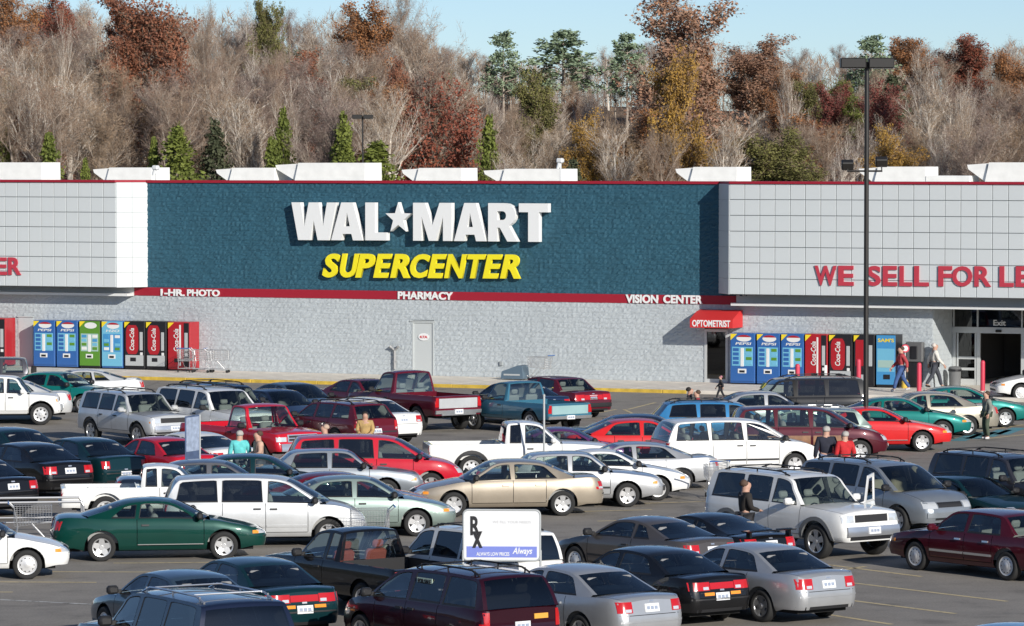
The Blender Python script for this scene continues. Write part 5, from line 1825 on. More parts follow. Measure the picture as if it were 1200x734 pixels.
A_, Ar, B_, Br = 127., -53., 7., 187.
def roof(mk, dx=0., dy=0.):
    S = SPECS[mk]
    return (dx, dy, max(p[1] for p in S['path']))
CARS = [
 # foreground
 ('coupe', 'green', 119, 658, 'R', 9, 'dark green two-door coupe with five-spoke wheels seen side-on, left foreground', 'car', {}),
 ('compact', 'white', 32, 679, 'F', 7, 'white compact car cut by the left edge with orange corner lamp', 'car', {'trim': 'white'}),
 ('suv_chrome', 'navy', 241, 711, (-2.33, .68, 1.76), 120, 'dark blue SUV with chrome roof rack at the bottom left', 'suv', {'scale': (1.1, 1.1, 1.09)}),
 ('sedan_b', 'bluegrey', 126, 750, 'F', 122, 'blue grey sedan half hidden behind the dark blue SUV', 'car', {}),
 ('wideTail', 'darkteal', 357, 714, (-2.42, 0, .60), 120, 'dark teal sedan with full-width red tail lamp band', 'car', {}),
 ('pickup_dark', 'black', 420, 617, (0, 0, 1.66), 125, 'black pickup with red seats seen through the rear window', 'pickup truck', {'seat': 'red'}),
 ('van_rack', 'wine', 566, 677, (-2.05, .66, 1.60), 126, 'dark burgundy minivan with FOR SALE sign in its side window', 'minivan', {}),
 ('sedan_c', 'silver', 725, 713, (-2.38, .72, .82), 127, 'silver sedan right of the burgundy minivan, rear lit', 'car', {'trim': 'silver'}),
 ('wideTail', 'black', 850, 698, (-2.42, 0, .60), 126, 'black sedan with red and amber tail lamps between two silver sedans', 'car', {}),
 ('sedan', 'silver', 946, 687, (-2.42, 0, .77), 127, 'silver sedan at the end of the front row by the yellow lines', 'car', {'trim': 'silver'}),
 ('coupe_b', 'greybrown', 812, 645, (-2.2, .68, .78), 130, 'grey brown coupe behind the silver and black sedans', 'car', {}),
 ('sport', 'black', 897, 637, (-2.28, 0, .78), 127, 'black sports coupe with rear spoiler in front of the big white SUV', 'car', {}),
 ('suv', 'white', 601, 668, (-2.28, .82, .95), 127, 'white SUV with dark rear glass behind the pharmacy sign', 'suv', {}),
 ('suv_big', 'white', 958, 655, 'F', -53, 'large white SUV with grey wheel flares and its far front door open', 'suv', {'trim': 'chrome'}),
 ('van_big', 'steel', 1063, 625, 'F', -53, 'silver minivan with roof rails beside the large white SUV', 'minivan', {'trim': 'steel', 'seat': 'beige'}),
 ('sedan_b', 'darkteal', 1130, 557, (0, 0, 1.25), -53, 'dark teal sedan between the silver minivan and the grey SUV', 'car', {'scale': (.97, .97, .88)}),
 ('suv', 'charcoal', 1159, 540, (.40, -.66, 1.58), -53, 'charcoal grey SUV with roof rack near the right edge', 'suv', {}),
 ('lesabre', 'burgundy', 1075, 668.3, 'F', 127.5, 'burgundy four-door sedan with silver wheel covers at the right edge', 'car', {'trim': 'chrome'}),
 ('sedan', 'lightblue', 1180, 729, (0, 0, 1.42), 127, 'light blue car roof just showing in the bottom right corner', 'car', {}),
 ('sedan_c', 'black', 1232, 655, 'F', 127, 'black sedan nose cut by the right edge behind the burgundy sedan', 'car', {}),
 # middle
 ('van', 'lightsilver', 385, 641, 'F', 6, 'long silver minivan with dark windows behind the green coupe', 'minivan', {'trim': 'lightsilver'}),
 ('pickup', 'white', 124, 613, 'R', 7, 'small white pickup behind the green coupe', 'pickup truck', {}),
 ('sedan', 'sage', 487, 627.5, 'F', 8, 'sage green sedan with five-spoke wheels behind a shopping cart', 'car', {'trim': 'sage'}),
 ('taurus', 'tan', 531.5, 606, 'F', 188, 'tan sedan seen side-on, parked nose left in the centre', 'car', {'seat': 'beige'}),
 ('sedanbox', 'silver', 710, 594.5, 'F', 7, 'silver boxy sedan behind the tail of the tan sedan', 'car', {}),
 ('coupe_b', 'white', 771, 587, 'F', 7, 'white coupe with black-ringed wheels left of the short pale post', 'car', {'trim': 'white'}),
 ('sedan_c', 'silver', 738, 518, (-.1, 0, 1.27), 187, 'silver sedan parked nose left behind the white coupe', 'car', {'trim': 'silver', 'scale': (1, 1, .90)}),
 ('van_clear', 'white', 814, 560.5, 'R', 16, 'white minivan with dark side moulding in the middle right', 'minivan', {}),
 ('sedan_b', 'brightred', 748, 490, (-.1, 0, 1.40), 7, 'bright red sedan behind the white minivan tail', 'car', {'trim': 'brightred'}),
 ('coupe_b', 'purple', 690, 503, (-.1, 0, 1.35), 7, 'purple car roof showing over the white pickup hood', 'car', {}),
 ('pickup_flare', 'white', 552, 564, 'R', 7, 'white extended cab pickup with black wheel flares in the centre', 'pickup truck', {}),
 ('van', 'red', 378, 521, (-2.0, 0, 1.62), 6, 'red minivan with black windows left of the tan sedan', 'minivan', {'trim': 'red'}),
 ('sedanbox', 'steel', 463, 601, 'F', 6, 'steel blue boxy sedan in front of the red minivan', 'car', {'trim': 'steel'}),
 ('coupe', 'maroon', 400, 557, (-.1, 0, 1.365), 6, 'maroon coupe roof squeezed behind the sage sedan', 'car', {}),
 ('sedan', 'darkteal', 297, 534, (-.1, 0, 1.42), 6, 'dark teal sedan behind the long silver minivan', 'car', {}),
 ('sedan_c', 'grey', 245, 539, (-.1, 0, 1.42), 6, 'grey sedan behind the small white pickup cab', 'car', {}),
 ('sedan', 'black', 83, 552, (-2.42, 0, .77), 127, 'black sedan with big clear tail lamps left of the white pickup', 'car', {}),
 ('sedan_b', 'darkteal', 124, 545, (-2.33, .66, .78), 127, 'dark green sedan with amber tail lamp right of the black sedan', 'car', {}),
 ('sedan_c', 'black', 16, 571, (-2.45, 0, .78), 127, 'black sedan tail cut by the left edge', 'car', {}),
 ('sedan', 'darkteal', 35, 503, (0, 0, 1.42), 127, 'dark blue green sedan behind the black sedans at left', 'car', {}),
 ('compact', 'red', 165, 512, (0, 0, 1.40), 127, 'red compact car left of the blue sign post', 'car', {}),
 ('coupe', 'white', 222, 505, (0, 0, 1.365), 127, 'white coupe behind the blue sign post', 'car', {}),
 ('suv_pilot', 'lightsilver', 114, 518, 'R', -53, 'silver SUV facing the camera at left', 'suv', {}),
 ('suburban', 'white', 217, 460, (.50, -.70, 1.70), -53, 'large white SUV behind the silver SUV', 'suv', {}),
 ('jeep', 'white', 48, 498, 'F', 4, 'white jeep with steel wheels at the left edge', 'jeep', {}),
 ('sedan_c', 'lightsilver', 83, 474, (-2.42, .6, .65), 187, 'silver sedan tail behind the white jeep', 'car', {'trim': 'lightsilver'}),
 ('sedan', 'teal', 97, 484, 'F', -22, 'teal green sedan below the blue and green vending machines', 'car', {'trim': 'teal'}),
 ('coupe', 'lightsilver', 168, 449, (-2.38, .66, .85), 188, 'silver coupe with red tail lamp below the cola machines', 'car', {'trim': 'lightsilver'}),
 ('jeep', 'charcoal', 34, 441, (-1.84, 0, .95), 187, 'dark jeep in front of the leftmost machines', 'jeep', {}),
 ('suv', 'navy', 265, 450, (0, 0, 1.67), -53, 'dark navy SUV behind the large white SUV', 'suv', {}),
 ('sedan', 'navy', 325, 456, (0, 0, 1.42), -53, 'navy sedan left of the blue grey sedan', 'car', {}),
 ('sedan_c', 'bluegrey', 375, 447, (0, 0, 1.42), -53, 'blue grey sedan behind the burgundy wagon', 'car', {}),
 ('regcab', 'red', 355, 513, (2.52, 0, .90), -53, 'red pickup with chrome grille facing the camera', 'pickup truck', {}),
 ('wagon_rack', 'maroon', 420, 498, (-2.35, .80, .80), 127, 'burgundy station wagon right of the red pickup', 'wagon', {}),
 ('sedan_c', 'white', 488, 493, (-2.36, -.72, .75), 127, 'white sedan right behind the burgundy wagon', 'car', {'trim': 'white'}),
 ('sedan_b', 'maroon', 437, 444, (0, 0, 1.40), -53, 'maroon sedan behind the two-tone pickup cab', 'car', {}),
 ('regcab', 'maroon', 524, 468, (-2.70, .88, 1.10), 127, 'burgundy pickup with silver tailgate and tall ride height', 'pickup truck', {'gate': 'lightsilver', 'scale': (1, 1, 1.08)}),
 ('regcab_small', 'blueteal', 634, 475, (-2.56, .84, 1.02), 127, 'blue teal pickup with pale tailgate beside the maroon boxy sedan', 'pickup truck', {'gate': 'iceteal'}),
 ('sedan', 'darkblue', 600, 447, (0, 0, 1.42), 127, 'dark blue sedan between the two pickups near the store', 'car', {}),
 ('sedanbox', 'maroon', 696, 466, (-2.42, 0, .75), 127, 'maroon boxy sedan nearest the store wall in the centre', 'car', {}),
 ('wagon_rack', 'blue', 782, 470, (-1.9, 0, 1.44), 7, 'blue wagon with roof rack behind the white minivan', 'wagon', {'dark': True}),
 ('sedan', 'navy', 785, 486, (0, 0, 1.42), 7, 'navy sedan between the blue wagon and the white minivan', 'car', {}),
 ('sedan_c', 'silver', 897, 458, (0, 0, 1.42), 7, 'silver sedan in front of the black SUV', 'car', {'trim': 'silver'}),
 ('suburban', 'black', 1000, 443, (-2.2, 0, 1.72), 187, 'black SUV with yellow windshield sticker by the machines', 'suv', {}),
 ('wagon_chrome', 'sage', 1000, 479, (-1.9, 0, 1.44), 187, 'pale green wagon with chrome roof rails beside the red coupe', 'wagon', {}),
 ('van_wood', 'burgundy', 1003, 541, 'F', 5, 'burgundy minivan with wood side panels behind the white minivan', 'minivan', {}),
 ('coupe', 'brightred', 1083, 530.5, 'F', 5, 'bright red coupe at the row end near the entrance', 'car', {'trim': 'brightred'}),
 ('coupe', 'teal', 1104, 516, 'F', 3, 'teal coupe behind the bright red coupe', 'car', {'trim': 'teal'}),
 ('sedan_c', 'gold', 1134, 511, 'R', 186, 'gold sedan with its tail at the blue bay markings', 'car', {'trim': 'gold'}),
 ('coupe', 'teal', 1178, 501, 'F', 5, 'dark teal coupe at the right edge below the entrance', 'car', {}),
 ('compact', 'white', 1196, 470, 'F', 186, 'white car nose cut by the right edge in front of the doors', 'car', {'trim': 'white'}),
]
NAMES = {'car': 'parked_car', 'suv': 'sport_utility_vehicle', 'minivan': 'minivan', 'pickup truck': 'pickup_truck', 'wagon': 'station_wagon', 'jeep': 'jeep'}
MADE = []
for (mk, col, px, py, an, hd, lb, cat, kw) in CARS:
    e, md = car(mk, col, px, py, an, hd, lb, cat, NAMES[cat], 'vehicles parked in the lot', **kw)
    MADE.append((e, md, mk, col, lb))
def find(txt): return next((e, md) for e, md, a, b, l in MADE if txt in l)

# nudge cars that came out too close until every pair has a gap between them
FREE = {'purple car': 3, 'maroon coupe roof': 3, 'dark teal sedan behind the long': 3, 'grey sedan behind the small': 3, 'dark blue green sedan': 3, 'navy sedan between': 3, 'silver sedan tail behind': 3, 'maroon sedan behind': 3,
        'blue grey sedan behind the burgundy': 3, 'large white SUV behind the silver': 2, 'steel blue boxy': 1.5, 'red compact': 1.5, 'dark teal sedan between': 2, 'pale green wagon': 2}
def rect(e, md):
    S = md.S; a = e.rotation_euler.z; c, q = math.cos(a), math.sin(a)
    x0, x1, w = S['xr'] * e.scale[0] - .03, S['xf'] * e.scale[0] + .03, S['w'] * e.scale[1] + .06
    return [Vector((e.location.x + c * x - q * y, e.location.y + q * x + c * y)) for x, y in ((x0, -w), (x1, -w), (x1, w), (x0, w))]
HOME = [(e.location.x, e.location.y) for e, *_ in MADE]
for it in range(250):
    worst = 0
    for i in range(len(MADE)):
        for j in range(i):
            ei, ej = MADE[i][0], MADE[j][0]
            if (ei.location - ej.location).length > 6.2: continue
            A, Bq = rect(ei, MADE[i][1]), rect(ej, MADE[j][1])
            best = None
            for P_ in (A, Bq):
                for k in range(2):
                    d = (P_[k + 1] - P_[k]).normalized()
                    pa = [p.dot(d) for p in A]; pb = [p.dot(d) for p in Bq]
                    o = min(max(pa), max(pb)) - max(min(pa), min(pb))
                    if best is None or o < best[0]: best = (o, d)
            o, d = best
            if o <= .005: continue
            worst = max(worst, o)
            dv = Vector((ei.location.x - ej.location.x, ei.location.y - ej.location.y))
            if d.dot(dv) < 0: d = -d
            wi = next((v for k, v in FREE.items() if MADE[i][4].startswith(k)), .3) * (1.5 if ei.location.y > ej.location.y else 1)
            wj = next((v for k, v in FREE.items() if MADE[j][4].startswith(k)), .3) * (1.5 if ej.location.y > ei.location.y else 1)
            t = o * .5
            ei.location.x += d.x * t * wi / (wi + wj); ei.location.y += d.y * t * wi / (wi + wj)
            ej.location.x -= d.x * t * wj / (wi + wj); ej.location.y -= d.y * t * wj / (wi + wj)
    if worst < .02: break

# ------------------------------------------------------------------ vehicle extras
def patch_obj(e, md, name, M, mode, box, off=.02, sg=1, na=4, nb=3):
    me = md.patch(mode, *box, off, na, nb, sg)
    if me:
        me.materials.append(M); return link(name, me, e)
e, md = find('rear spoiler')
m = MB(); m.rbox(-2.30, -2.08, -.70, .70, 1.03, 1.06, .012); 
for sg in (1, -1): m.box(-2.24, -2.12, sg * .55 - .03, sg * .55 + .03, .90, 1.03)
m.obj('rear_spoiler', PAINT['black'], e)
e, md = find('dark jeep')
m = MB(); m.lathe([(.10, -.1), (.22, -.11), (.34, -.10), (.37, -.05), (.37, .05), (.34, .1), (.1, .1)], 24, M=Matrix.Translation((-2.02, .12, .98)) @ Matrix.Rotation(R(90), 4, 'Z'))
m.obj('spare_tyre', M_TYRE, e, smooth=40)
e, md = find('FOR SALE')
put = lambda s, M, e, x0, x1, z0, z1, y, sg: None
M_LIME = mat('sale_sign_paper', (.55, .68, .55), .6)
m = MB(); m.box(-.62, -.14, .745, .755, 1.34, 1.46); o = m.obj('sale_sign', M_LIME, e)
t, _ = text_mesh('FOR SALE', .02, .01)
t = t.copy(); t.materials.append(M_TRIM); link('sale_lettering', t, e, (-.18, .757, 1.36), (0, 0, math.pi), (.40, 1, .08))
m = MB(); m.box(-2.36, -2.352, -.32, -.02, .60, .68)
patch_obj(e, md, 'bumper_sticker', mat('sticker_orange', (.75, .36, .05), .5), 'rear', (-.55, -.25, .84, .93), .02)
e, md = find('yellow windshield sticker')
m = MB(); m.box(.0, .012, -.55, -.1, 0, .22); m.obj('windshield_sticker', mat('sticker_yellow', (.75, .65, .05), .5), e, (.86 * 1.0, 0, 1.38), (0, R(-38), 0))
# open far door of the large white SUV
e, md = find('far front door open')
S = md.S
dr = [c for c in e.children if c.name.startswith('door') and not c.name.startswith('door_')]
best = max(dr, key=lambda o: sum(v.co.x for v in o.data.vertices) / len(o.data.vertices) + 3 * (sum(v.co.y for v in o.data.vertices) / len(o.data.vertices) > 0))
hx = S['doors'][-1][1]; hy = S['w'] * .97
ang = -R(58)
Rm = Matrix.Rotation(ang, 3, 'Z'); hp = Vector((hx, hy, 0))
best.rotation_euler = (0, 0, ang); best.location = hp - Rm @ hp
zb0 = S['zt'][3][1] - .05
fr = [(-.05, 1.12), (.72, 1.12), (.46, 1.72), (.0, 1.76)]
fr = [(x, z) for x, z in fr]
inn = [(.0, 1.16), (.62, 1.16), (.43, 1.65), (.04, 1.69)]
s_ = slab(fr, [inn], hy - .03, hy + .01)
me = s_.mesh('window_frame', PAINT['white']); fixnormals(me); link('window_frame', me, best)
g = MB(); g.add([(x, hy - .01, z) for x, z in inn], [(0, 1, 2, 3)]); g.obj('window_pane', G_CLR, best)
# plates carry faint marks
def plate_text(txt, e, md, off=.035):
    p = next((o for o in e.children if o.name.startswith('license_plate')), None)
# ------------------------------------------------------------------ vending machines
M_VB = mat('machine_blue', (.03, .12, .36), .35, coat=.3); M_VBL = mat('machine_light_blue', (.06, .28, .55), .35, coat=.3); M_VK = mat('machine_black', (.015, .015, .018), .4)
M_VG = mat('machine_green', (.10, .26, .03), .4); M_VR = mat('machine_red', (.40, .014, .022), .35, coat=.3); M_VW = mat('machine_white', (.75, .75, .73), .4); M_VY = mat('machine_yellow', (.85, .65, .03), .4)
M_VGR = mat('machine_grey', (.45, .47, .47), .5); M_VCY = mat('machine_cyan', (.16, .45, .62), .4); M_VFR = mat('frost', (.35, .5, .45), .4)
def vending(px0, px1, pyt, kind, label, pyb=None):
    V = .88
    u0 = fpx(px0, 420, V)[0]; u1 = fpx(px1, 420, V)[0]; zt = fpx((px0 + px1) / 2, pyt, V)[1]
    W = u1 - u0 - .015; H = zt
    e = empty('vending_machine'); e.location = fac(u0, V, 0); e.rotation_euler = (0, 0, -THETA)
    side = {'pepsi': M_VB, 'cyan': M_VB, 'green': M_VK, 'cola': M_VK, 'colared': M_VR, 'water': M_VK, 'dark': M_VK}[kind]
    m = MB(); m.rbox(0, W, .02, .82, .05, H, .015); m.obj('cabinet', side, e)
    m = MB(); m.box(.04, W - .04, .06, .78, 0, .06); m.obj('plinth', M_VK, e)
    def pan(nm, M, x0, x1, z0, z1, y=-.008, th=.03):
        m = MB(); m.rbox(x0 * W, x1 * W, y, y + th, z0 * H, z1 * H, .006); return m.obj(nm, M, e)
    front = {'pepsi': M_VB, 'cyan': M_VCY, 'green': M_VG, 'cola': M_VK, 'colared': M_VR, 'water': M_VBL, 'dark': M_VK}[kind]
    pan('front_panel', front, .02, .98, .06, .99)
    if kind in ('pepsi', 'cyan', 'green'):
        top = {'pepsi': M_VBL, 'cyan': M_VBL, 'green': M_VR}[kind]
        m = MB(); m.lathe([(.001, 0), (1, 0)], 24); o = m.obj('globe_logo', M_VW, e, (.56 * W, -.014, .90 * H)); o.scale = (.30 * W, 1, .065 * H)
        if kind != 'green':
            m = MB(); pts = [(.30 * W * math.cos(R(a)), .065 * H * math.sin(R(a))) for a in range(20, 161, 14)]
            m.add([(x, 0, z) for x, z in pts], [tuple(range(len(pts)))]); m.obj('globe_red', M_VR, e, (.56 * W, -.018, .90 * H))
            put_text('PEPSI' if kind == 'pepsi' else 'H2O', 'machine_lettering', M_VW, e, .22 * W, .86 * W, .77 * H, .82 * H, -.012, .02, .004, .15)
        pan('display_panel', {'pepsi': M_VCY, 'cyan': M_VBL, 'green': M_VFR}[kind], .08, .92, .36, .73, -.014)
        for r in range(4):
            for c in (0, 1):
                pan('bottle_picture', (M_VW, M_VG, M_VCY, M_VBL)[(r + c) % 4] if kind != 'pepsi' else (M_VB, M_VCY, M_VB, M_VG)[(r * 2 + c) % 4], .12 + .52 * c, .36 + .52 * c, .39 + .085 * r, .45 + .085 * r, -.02)
        pan('selection_strip', M_VW, .43, .56, .35, .71, -.024)
        pan('bay_frame', M_VW, .32, .66, .215, .305, -.02); pan('bay', M_VK, .38, .60, .23, .275, -.026)
    elif kind in ('cola', 'colared'):
        if kind == 'cola':
            m = MB(); pts = [(.40 * W + .30 * W * max(-1, min(1, 1.25 * math.cos(R(a)))), .62 * H + .30 * H * max(-1, min(1, 1.15 * math.sin(R(a))))) for a in range(0, 360, 15)]
            m.add([(x, -.012, z) for x, z in pts], [tuple(range(len(pts) - 1, -1, -1))]); me = m.mesh('can_picture', M_VR); fixnormals(me); link('can_picture', me, e)
            pan('frost_panel', M_VGR, .06, .94, .08, .30, -.012)
        else:
            pan('ribbon', M_VW, .52, .60, .10, .94, -.012); pan('dark_strip', M_VK, .72, .96, .08, .98, -.012)
        t, _ = text_mesh('Coca-Cola', .02, .004, .2)
        t = t.copy(); t.materials.append(M_VW)
        link('machine_lettering', t, e, (.50 * W, -.02, .40 * H), (0, R(-90), 0), (.46 * H, 1, .22 * W))
        pan('selection_strip', M_VGR, .76, .90, .40, .78, -.02); pan('coin_plate', M_VW, .78, .90, .30, .36, -.02)
        pan('bay', M_VK, .30, .58, .17, .25, -.02)
    elif kind == 'water':
        put_text("SAM'S", 'machine_lettering', M_VY, e, .10 * W, .92 * W, .86 * H, .93 * H, -.012, .02, .004)
        pan('ice_picture', M_VCY, .06, .94, .30, .74, -.012); pan('wave_picture', M_VFR, .10, .90, .38, .52, -.018); pan('bay', M_VK, .38, .72, .16, .25, -.02)
    else:
        pan('display_panel', M_VR, .1, .6, .4, .9, -.012); pan('selection_strip', M_VGR, .74, .9, .4, .8, -.02); pan('bay', M_VGR, .2, .6, .12, .24, -.02)
    if kind != 'water':
        m = MB(); m.add([(.03 * W, -.03, .985 * H), (.03 * W, -.03, .86 * H), (.30 * W, -.03, .985 * H)], [(0, 1, 2)]); m.obj('corner_flash', M_VY, e)
    tag(e, label, 'vending machine', 'drink vending machines along the wall')
for a in [(39, 64.5, 375.5, 'pepsi', 'blue drink machine at the left end of the left row'), (66, 91, 375.7, 'pepsi', 'second blue drink machine of the left row, left of the green one'),
          (93, 117.5, 376, 'green', 'green drink machine in the left row'), (119, 144, 376.3, 'cyan', 'pale blue drink machine right of the green one'),
          (145.5, 170, 376.7, 'cola', 'black and red cola machine right of the pale blue machine'), (171, 195, 377, 'cola', 'middle cola machine of the left row with round red can'),
          (196.5, 223, 377.5, 'colared', 'red cola machine at the right end of the left row beside the carts'), (-19, 7, 373, 'colared', 'red machine cut by the left edge of the photo'),
          (855.5, 885, 390.5, 'pepsi', 'bright blue drink machine beside the optometrist door'), (886.5, 914, 391, 'pepsi', 'second blue drink machine from the optometrist door'),
          (915, 942, 391.3, 'pepsi', 'third blue drink machine from the optometrist door'), (943, 970, 391.7, 'colared', 'red cola machine with white ribbon in the right row'),
          (971, 999, 392, 'cola', 'black cola machine with red can left of the lamp pole'), (1000, 1025, 392.3, 'dark', 'dark drink machine behind the lamp pole'), (1026.5, 1050, 392.5, 'water', 'blue water machine right of the lamp pole')]:
    vending(*a)
# small bits near the entrance
def thing_f(name, px, py, v, label, cat, group=None):
    u, z = fpx(px, py, v)
    e = empty(name); e.location = fac(u, v, 0); e.rotation_euler = (0, 0, -THETA)
    tag(e, label, cat, group); return e
e = thing_f('pay_phone', 1071, 430, .35, 'dark pay phone kiosk on the wall left of the entrance', 'phone')
m = MB(); m.rbox(-.34, .34, -.0, .3, 1.0, 1.78, .03); m.obj('phone_hood', mat('phone_hood_metal', (.16, .16, .16), .4, metal=.3), e)
m = MB(); m.rbox(-.14, .14, -.05, .01, 1.12, 1.62, .02); m.obj('phone', M_VK, e)
m = MB(); m.box(-.26, .26, .02, .28, .02, .98); m.obj('phone_stand', M_VK, e)
e = thing_f('trash_can', 1119, 448, -1.2, 'small grey trash can beside the sliding door', 'trash can')
m = MB(); m.lathe([(.001, 0), (.22, 0), (.25, .7), (.26, .72), (.2, .78), (.001, .8)], 16, axis='z'); m.obj('bin', M_GREYP, e, smooth=40)
m = MB(); m.lathe([(.255, .6), (.27, .6), (.27, .68), (.255, .68)], 16, axis='z'); m.obj('bin_band', M_VK, e)
# bollards
M_BOL = mat('red_bollard_sleeve', (.62, .05, .09), .45)
for px, pyb, hh, lb in [(934.5, 462, 1.15, 'red bollard in front of the third blue drink machine'), (1006, 470, 1.55, 'red bollard just left of the tall lamp pole'), (1077, 462, 1.2, 'red bollard in front of the pay phone'), (1151.5, 459, 1.2, 'red bollard by the entrance doors')]:
    g = gnd(px, pyb, 0)
    e = empty('bollard', (g.x, g.y, 0)); tag(e, lb, 'bollard', 'red bollards before the entrance')
    m = MB(); m.lathe([(.001, hh), (.05, hh - .01), (.085, hh - .05), (.09, hh - .1), (.09, 0)], 16, axis='z'); m.obj('sleeve', M_BOL, e, smooth=40)
    m = MB(); m.lathe([(.12, -.13), (.12, .02), (.09, .03)], 16, axis='z'); m.obj('collar', M_CONC, e)
# accessible-bay sign posts
M_SBLUE = mat('sign_blue', (.03, .16, .50), .5)
for px, pyb, pyt, lb in [(967.5, 478, 428, 'slim white and blue sign post in front of the black SUV'), (1015.5, 476, 428, 'slim white and blue sign post right of the lamp pole'), (1060.5, 459, 406, 'sign post with round red sign and yellow base left of the pay phone')]:
    g = gnd(px, pyb, LOT); s_ = (pyb - 190) / (CAM_H - LOT); H = (pyb - pyt) / s_
    e = empty('sign_post', (g.x, g.y, LOT)); tag(e, lb, 'sign post', 'sign posts by the accessible bays')
    m = MB(); m.tube((0, 0, 0), (0, 0, H), .028, n=8); m.obj('post', M_VGR, e)
    if px < 1050:
        m = MB(); m.rbox(-.05, .05, -.05, -.035, H - .75, H, .004); m.obj('sign_plate', M_VW, e); m = MB(); m.rbox(-.05, .05, -.05, -.03, H - 1.05, H - .76, .004); m.obj('sign_plate', M_SBLUE, e)
    else:
        m = MB(); m.lathe([(.001, -.03), (.16, -.03), (.16, -.05), (.001, -.05)], 20); m.obj('sign_disc', M_BOL, e, (0, 0, H - .08))
        m = MB(); m.lathe([(.001, -.052), (.11, -.052), (.11, -.055), (.001, -.055)], 16); m.obj('sign_symbol', M_VW, e, (0, 0, H - .08))
        m = MB(); m.lathe([(.15, 0), (.13, .4), (.08, .46), (.02, .48)], 14, axis='z'); m.obj('base', M_KERB, e)
# ------------------------------------------------------------------ lamps
M_BRZ = mat('dark_bronze_paint', (.022, .020, .018), .45)
M_LENS = mat('lamp_lens', (.5, .5, .48), .3)
def lamp(name, X, Y, z0, ztop, hw, label, flood=False):
    e = empty(name, (X, Y, z0)); tag(e, label, 'lamp post')
    H = ztop - z0
    m = MB(); m.tube((0, 0, .6), (0, 0, H - .1), .085, .07, 12); m.obj('pole', M_BRZ, e, smooth=60)
    m = MB(); m.lathe([(.32, 0), (.32, .55), (.28, .62), (.01, .63)], 20, axis='z'); m.obj('base', M_KERB, e, smooth=40)
    m = MB(); m.tube((-hw * .5, 0, H - .16), (hw * .5, 0, H - .16), .04, n=8); m.obj('arm', M_BRZ, e)
    for sg in (1, -1):
        m = MB(); m.rbox(min(sg * .04, sg * hw), max(sg * .04, sg * hw), -.28, .28, H - .30, H + .02, .03); o = m.obj('lamp_head', M_BRZ, e)
        m = MB(); m.box(min(sg * .12, sg * (hw - .08)), max(sg * .12, sg * (hw - .08)), -.2, .2, H - .312, H - .302); m.obj('lens', M_LENS, o)
    if flood:
        zf = flood - z0
        m = MB(); m.tube((-.62, 0, zf - .18), (.50, 0, zf - .18), .03, n=8); m.obj('floodlight_arm', M_BRZ, e)
        for sx, dz in ((-.60, .0), (.48, .10)):
            T = Matrix.Translation((sx, .05, zf + dz)) @ Matrix.Rotation(R(28), 4, 'X')
            m = MB(); m.rbox(-.19, .19, -.1, .16, -.14, .14, .03, T); m.tube((sx, 0, zf - .18), (sx, .02, zf + dz - .1), .02, n=6); m.obj('floodlight', M_BRZ, e)
g = gnd(1014.5, 519, LOT)
lamp('street_lamp', g.x, g.y, LOT, atY(1013, 69, g.y).z, .85, 'tall dark twin-head lamp post standing in the lot before the entrance', atY(1013, 194, g.y).z)
p = atY(425, 135, 336)
lamp('street_lamp', p.x, 336, -.1, p.z, .85, 'far dark twin-head lamp post behind the store roof')
# ------------------------------------------------------------------ pharmacy sign
sY = FPX / 60.5
c = atY(588, 657, sY); tp = atY(588, 598, sY)
wS = 90 / 60.5; hS = tp.z - c.z
e = empty('pharmacy_sign', (c.x, sY, LOT), R(-3)); tag(e, 'white and blue Rx pharmacy sign on two posts behind the burgundy minivan', 'sign')
zb0 = c.z - LOT; zt0 = tp.z - LOT
m = MB(); r_ = .09
pts = []
for cx, cz, a0 in ((wS / 2 - r_, zt0 - r_, 0), (-wS / 2 + r_, zt0 - r_, 90), (-wS / 2 + r_, zb0 + r_, 180), (wS / 2 - r_, zb0 + r_, 270)):
    pts += [(cx + r_ * math.cos(R(a0 + k * 18)), cz + r_ * math.sin(R(a0 + k * 18))) for k in range(6)]
s_ = slab(pts, [], -.012, .012); me = s_.mesh('sign_board', M_PLATE); fixnormals(me); link('sign_board', me, e)
m = MB(); m.pipe([(x, 0, z) for x, z in pts + pts[:1]], .022, 6); m.obj('sign_frame', M_VGR, e)
for sg in (1, -1):
    m = MB(); m.tube((sg * (wS / 2 + .01), .0, 0), (sg * (wS / 2 + .01), .0, zb0 + .2), .022, n=8); m.obj('post', M_VGR, e)
m = MB(); bz0, bz1 = zb0 + .06 * hS / .95, zb0 + .28 * hS
m.box(-wS / 2 + .06, wS / 2 - .06, -.016, -.0125, bz0, bz1); m.obj('blue_band', mat('band_blue', (.20, .25, .66), .5), e)
put_text('R', 'prescription_symbol', M_TRIM, e, -wS * .41, -wS * .28, zb0 + .50 * hS, zb0 + .88 * hS, -.0165, .03, .004)
put_text('x', 'prescription_symbol', M_TRIM, e, -wS * .385, -wS * .25, zb0 + .25 * hS, zb0 + .58 * hS, -.0205, .03, .004)
put_text('ALWAYS LOW PRICES', 'sign_lettering', M_WLET, e, -wS * .33, wS * .10, bz0 + .03, bz0 + .10, -.0165, .02, .003)
put_text('Always', 'sign_lettering', M_WLET, e, wS * .14, wS * .40, bz0 + .03, bz1 - .02, -.0165, .02, .003, .3)
put_text('WE FILL YOUR NEEDS', 'faint_lettering', mat('faint_grey', (.50, .50, .50), .6), e, -wS * .12, wS * .38, zb0 + .74 * hS, zb0 + .79 * hS, -.0135, .0, .002)
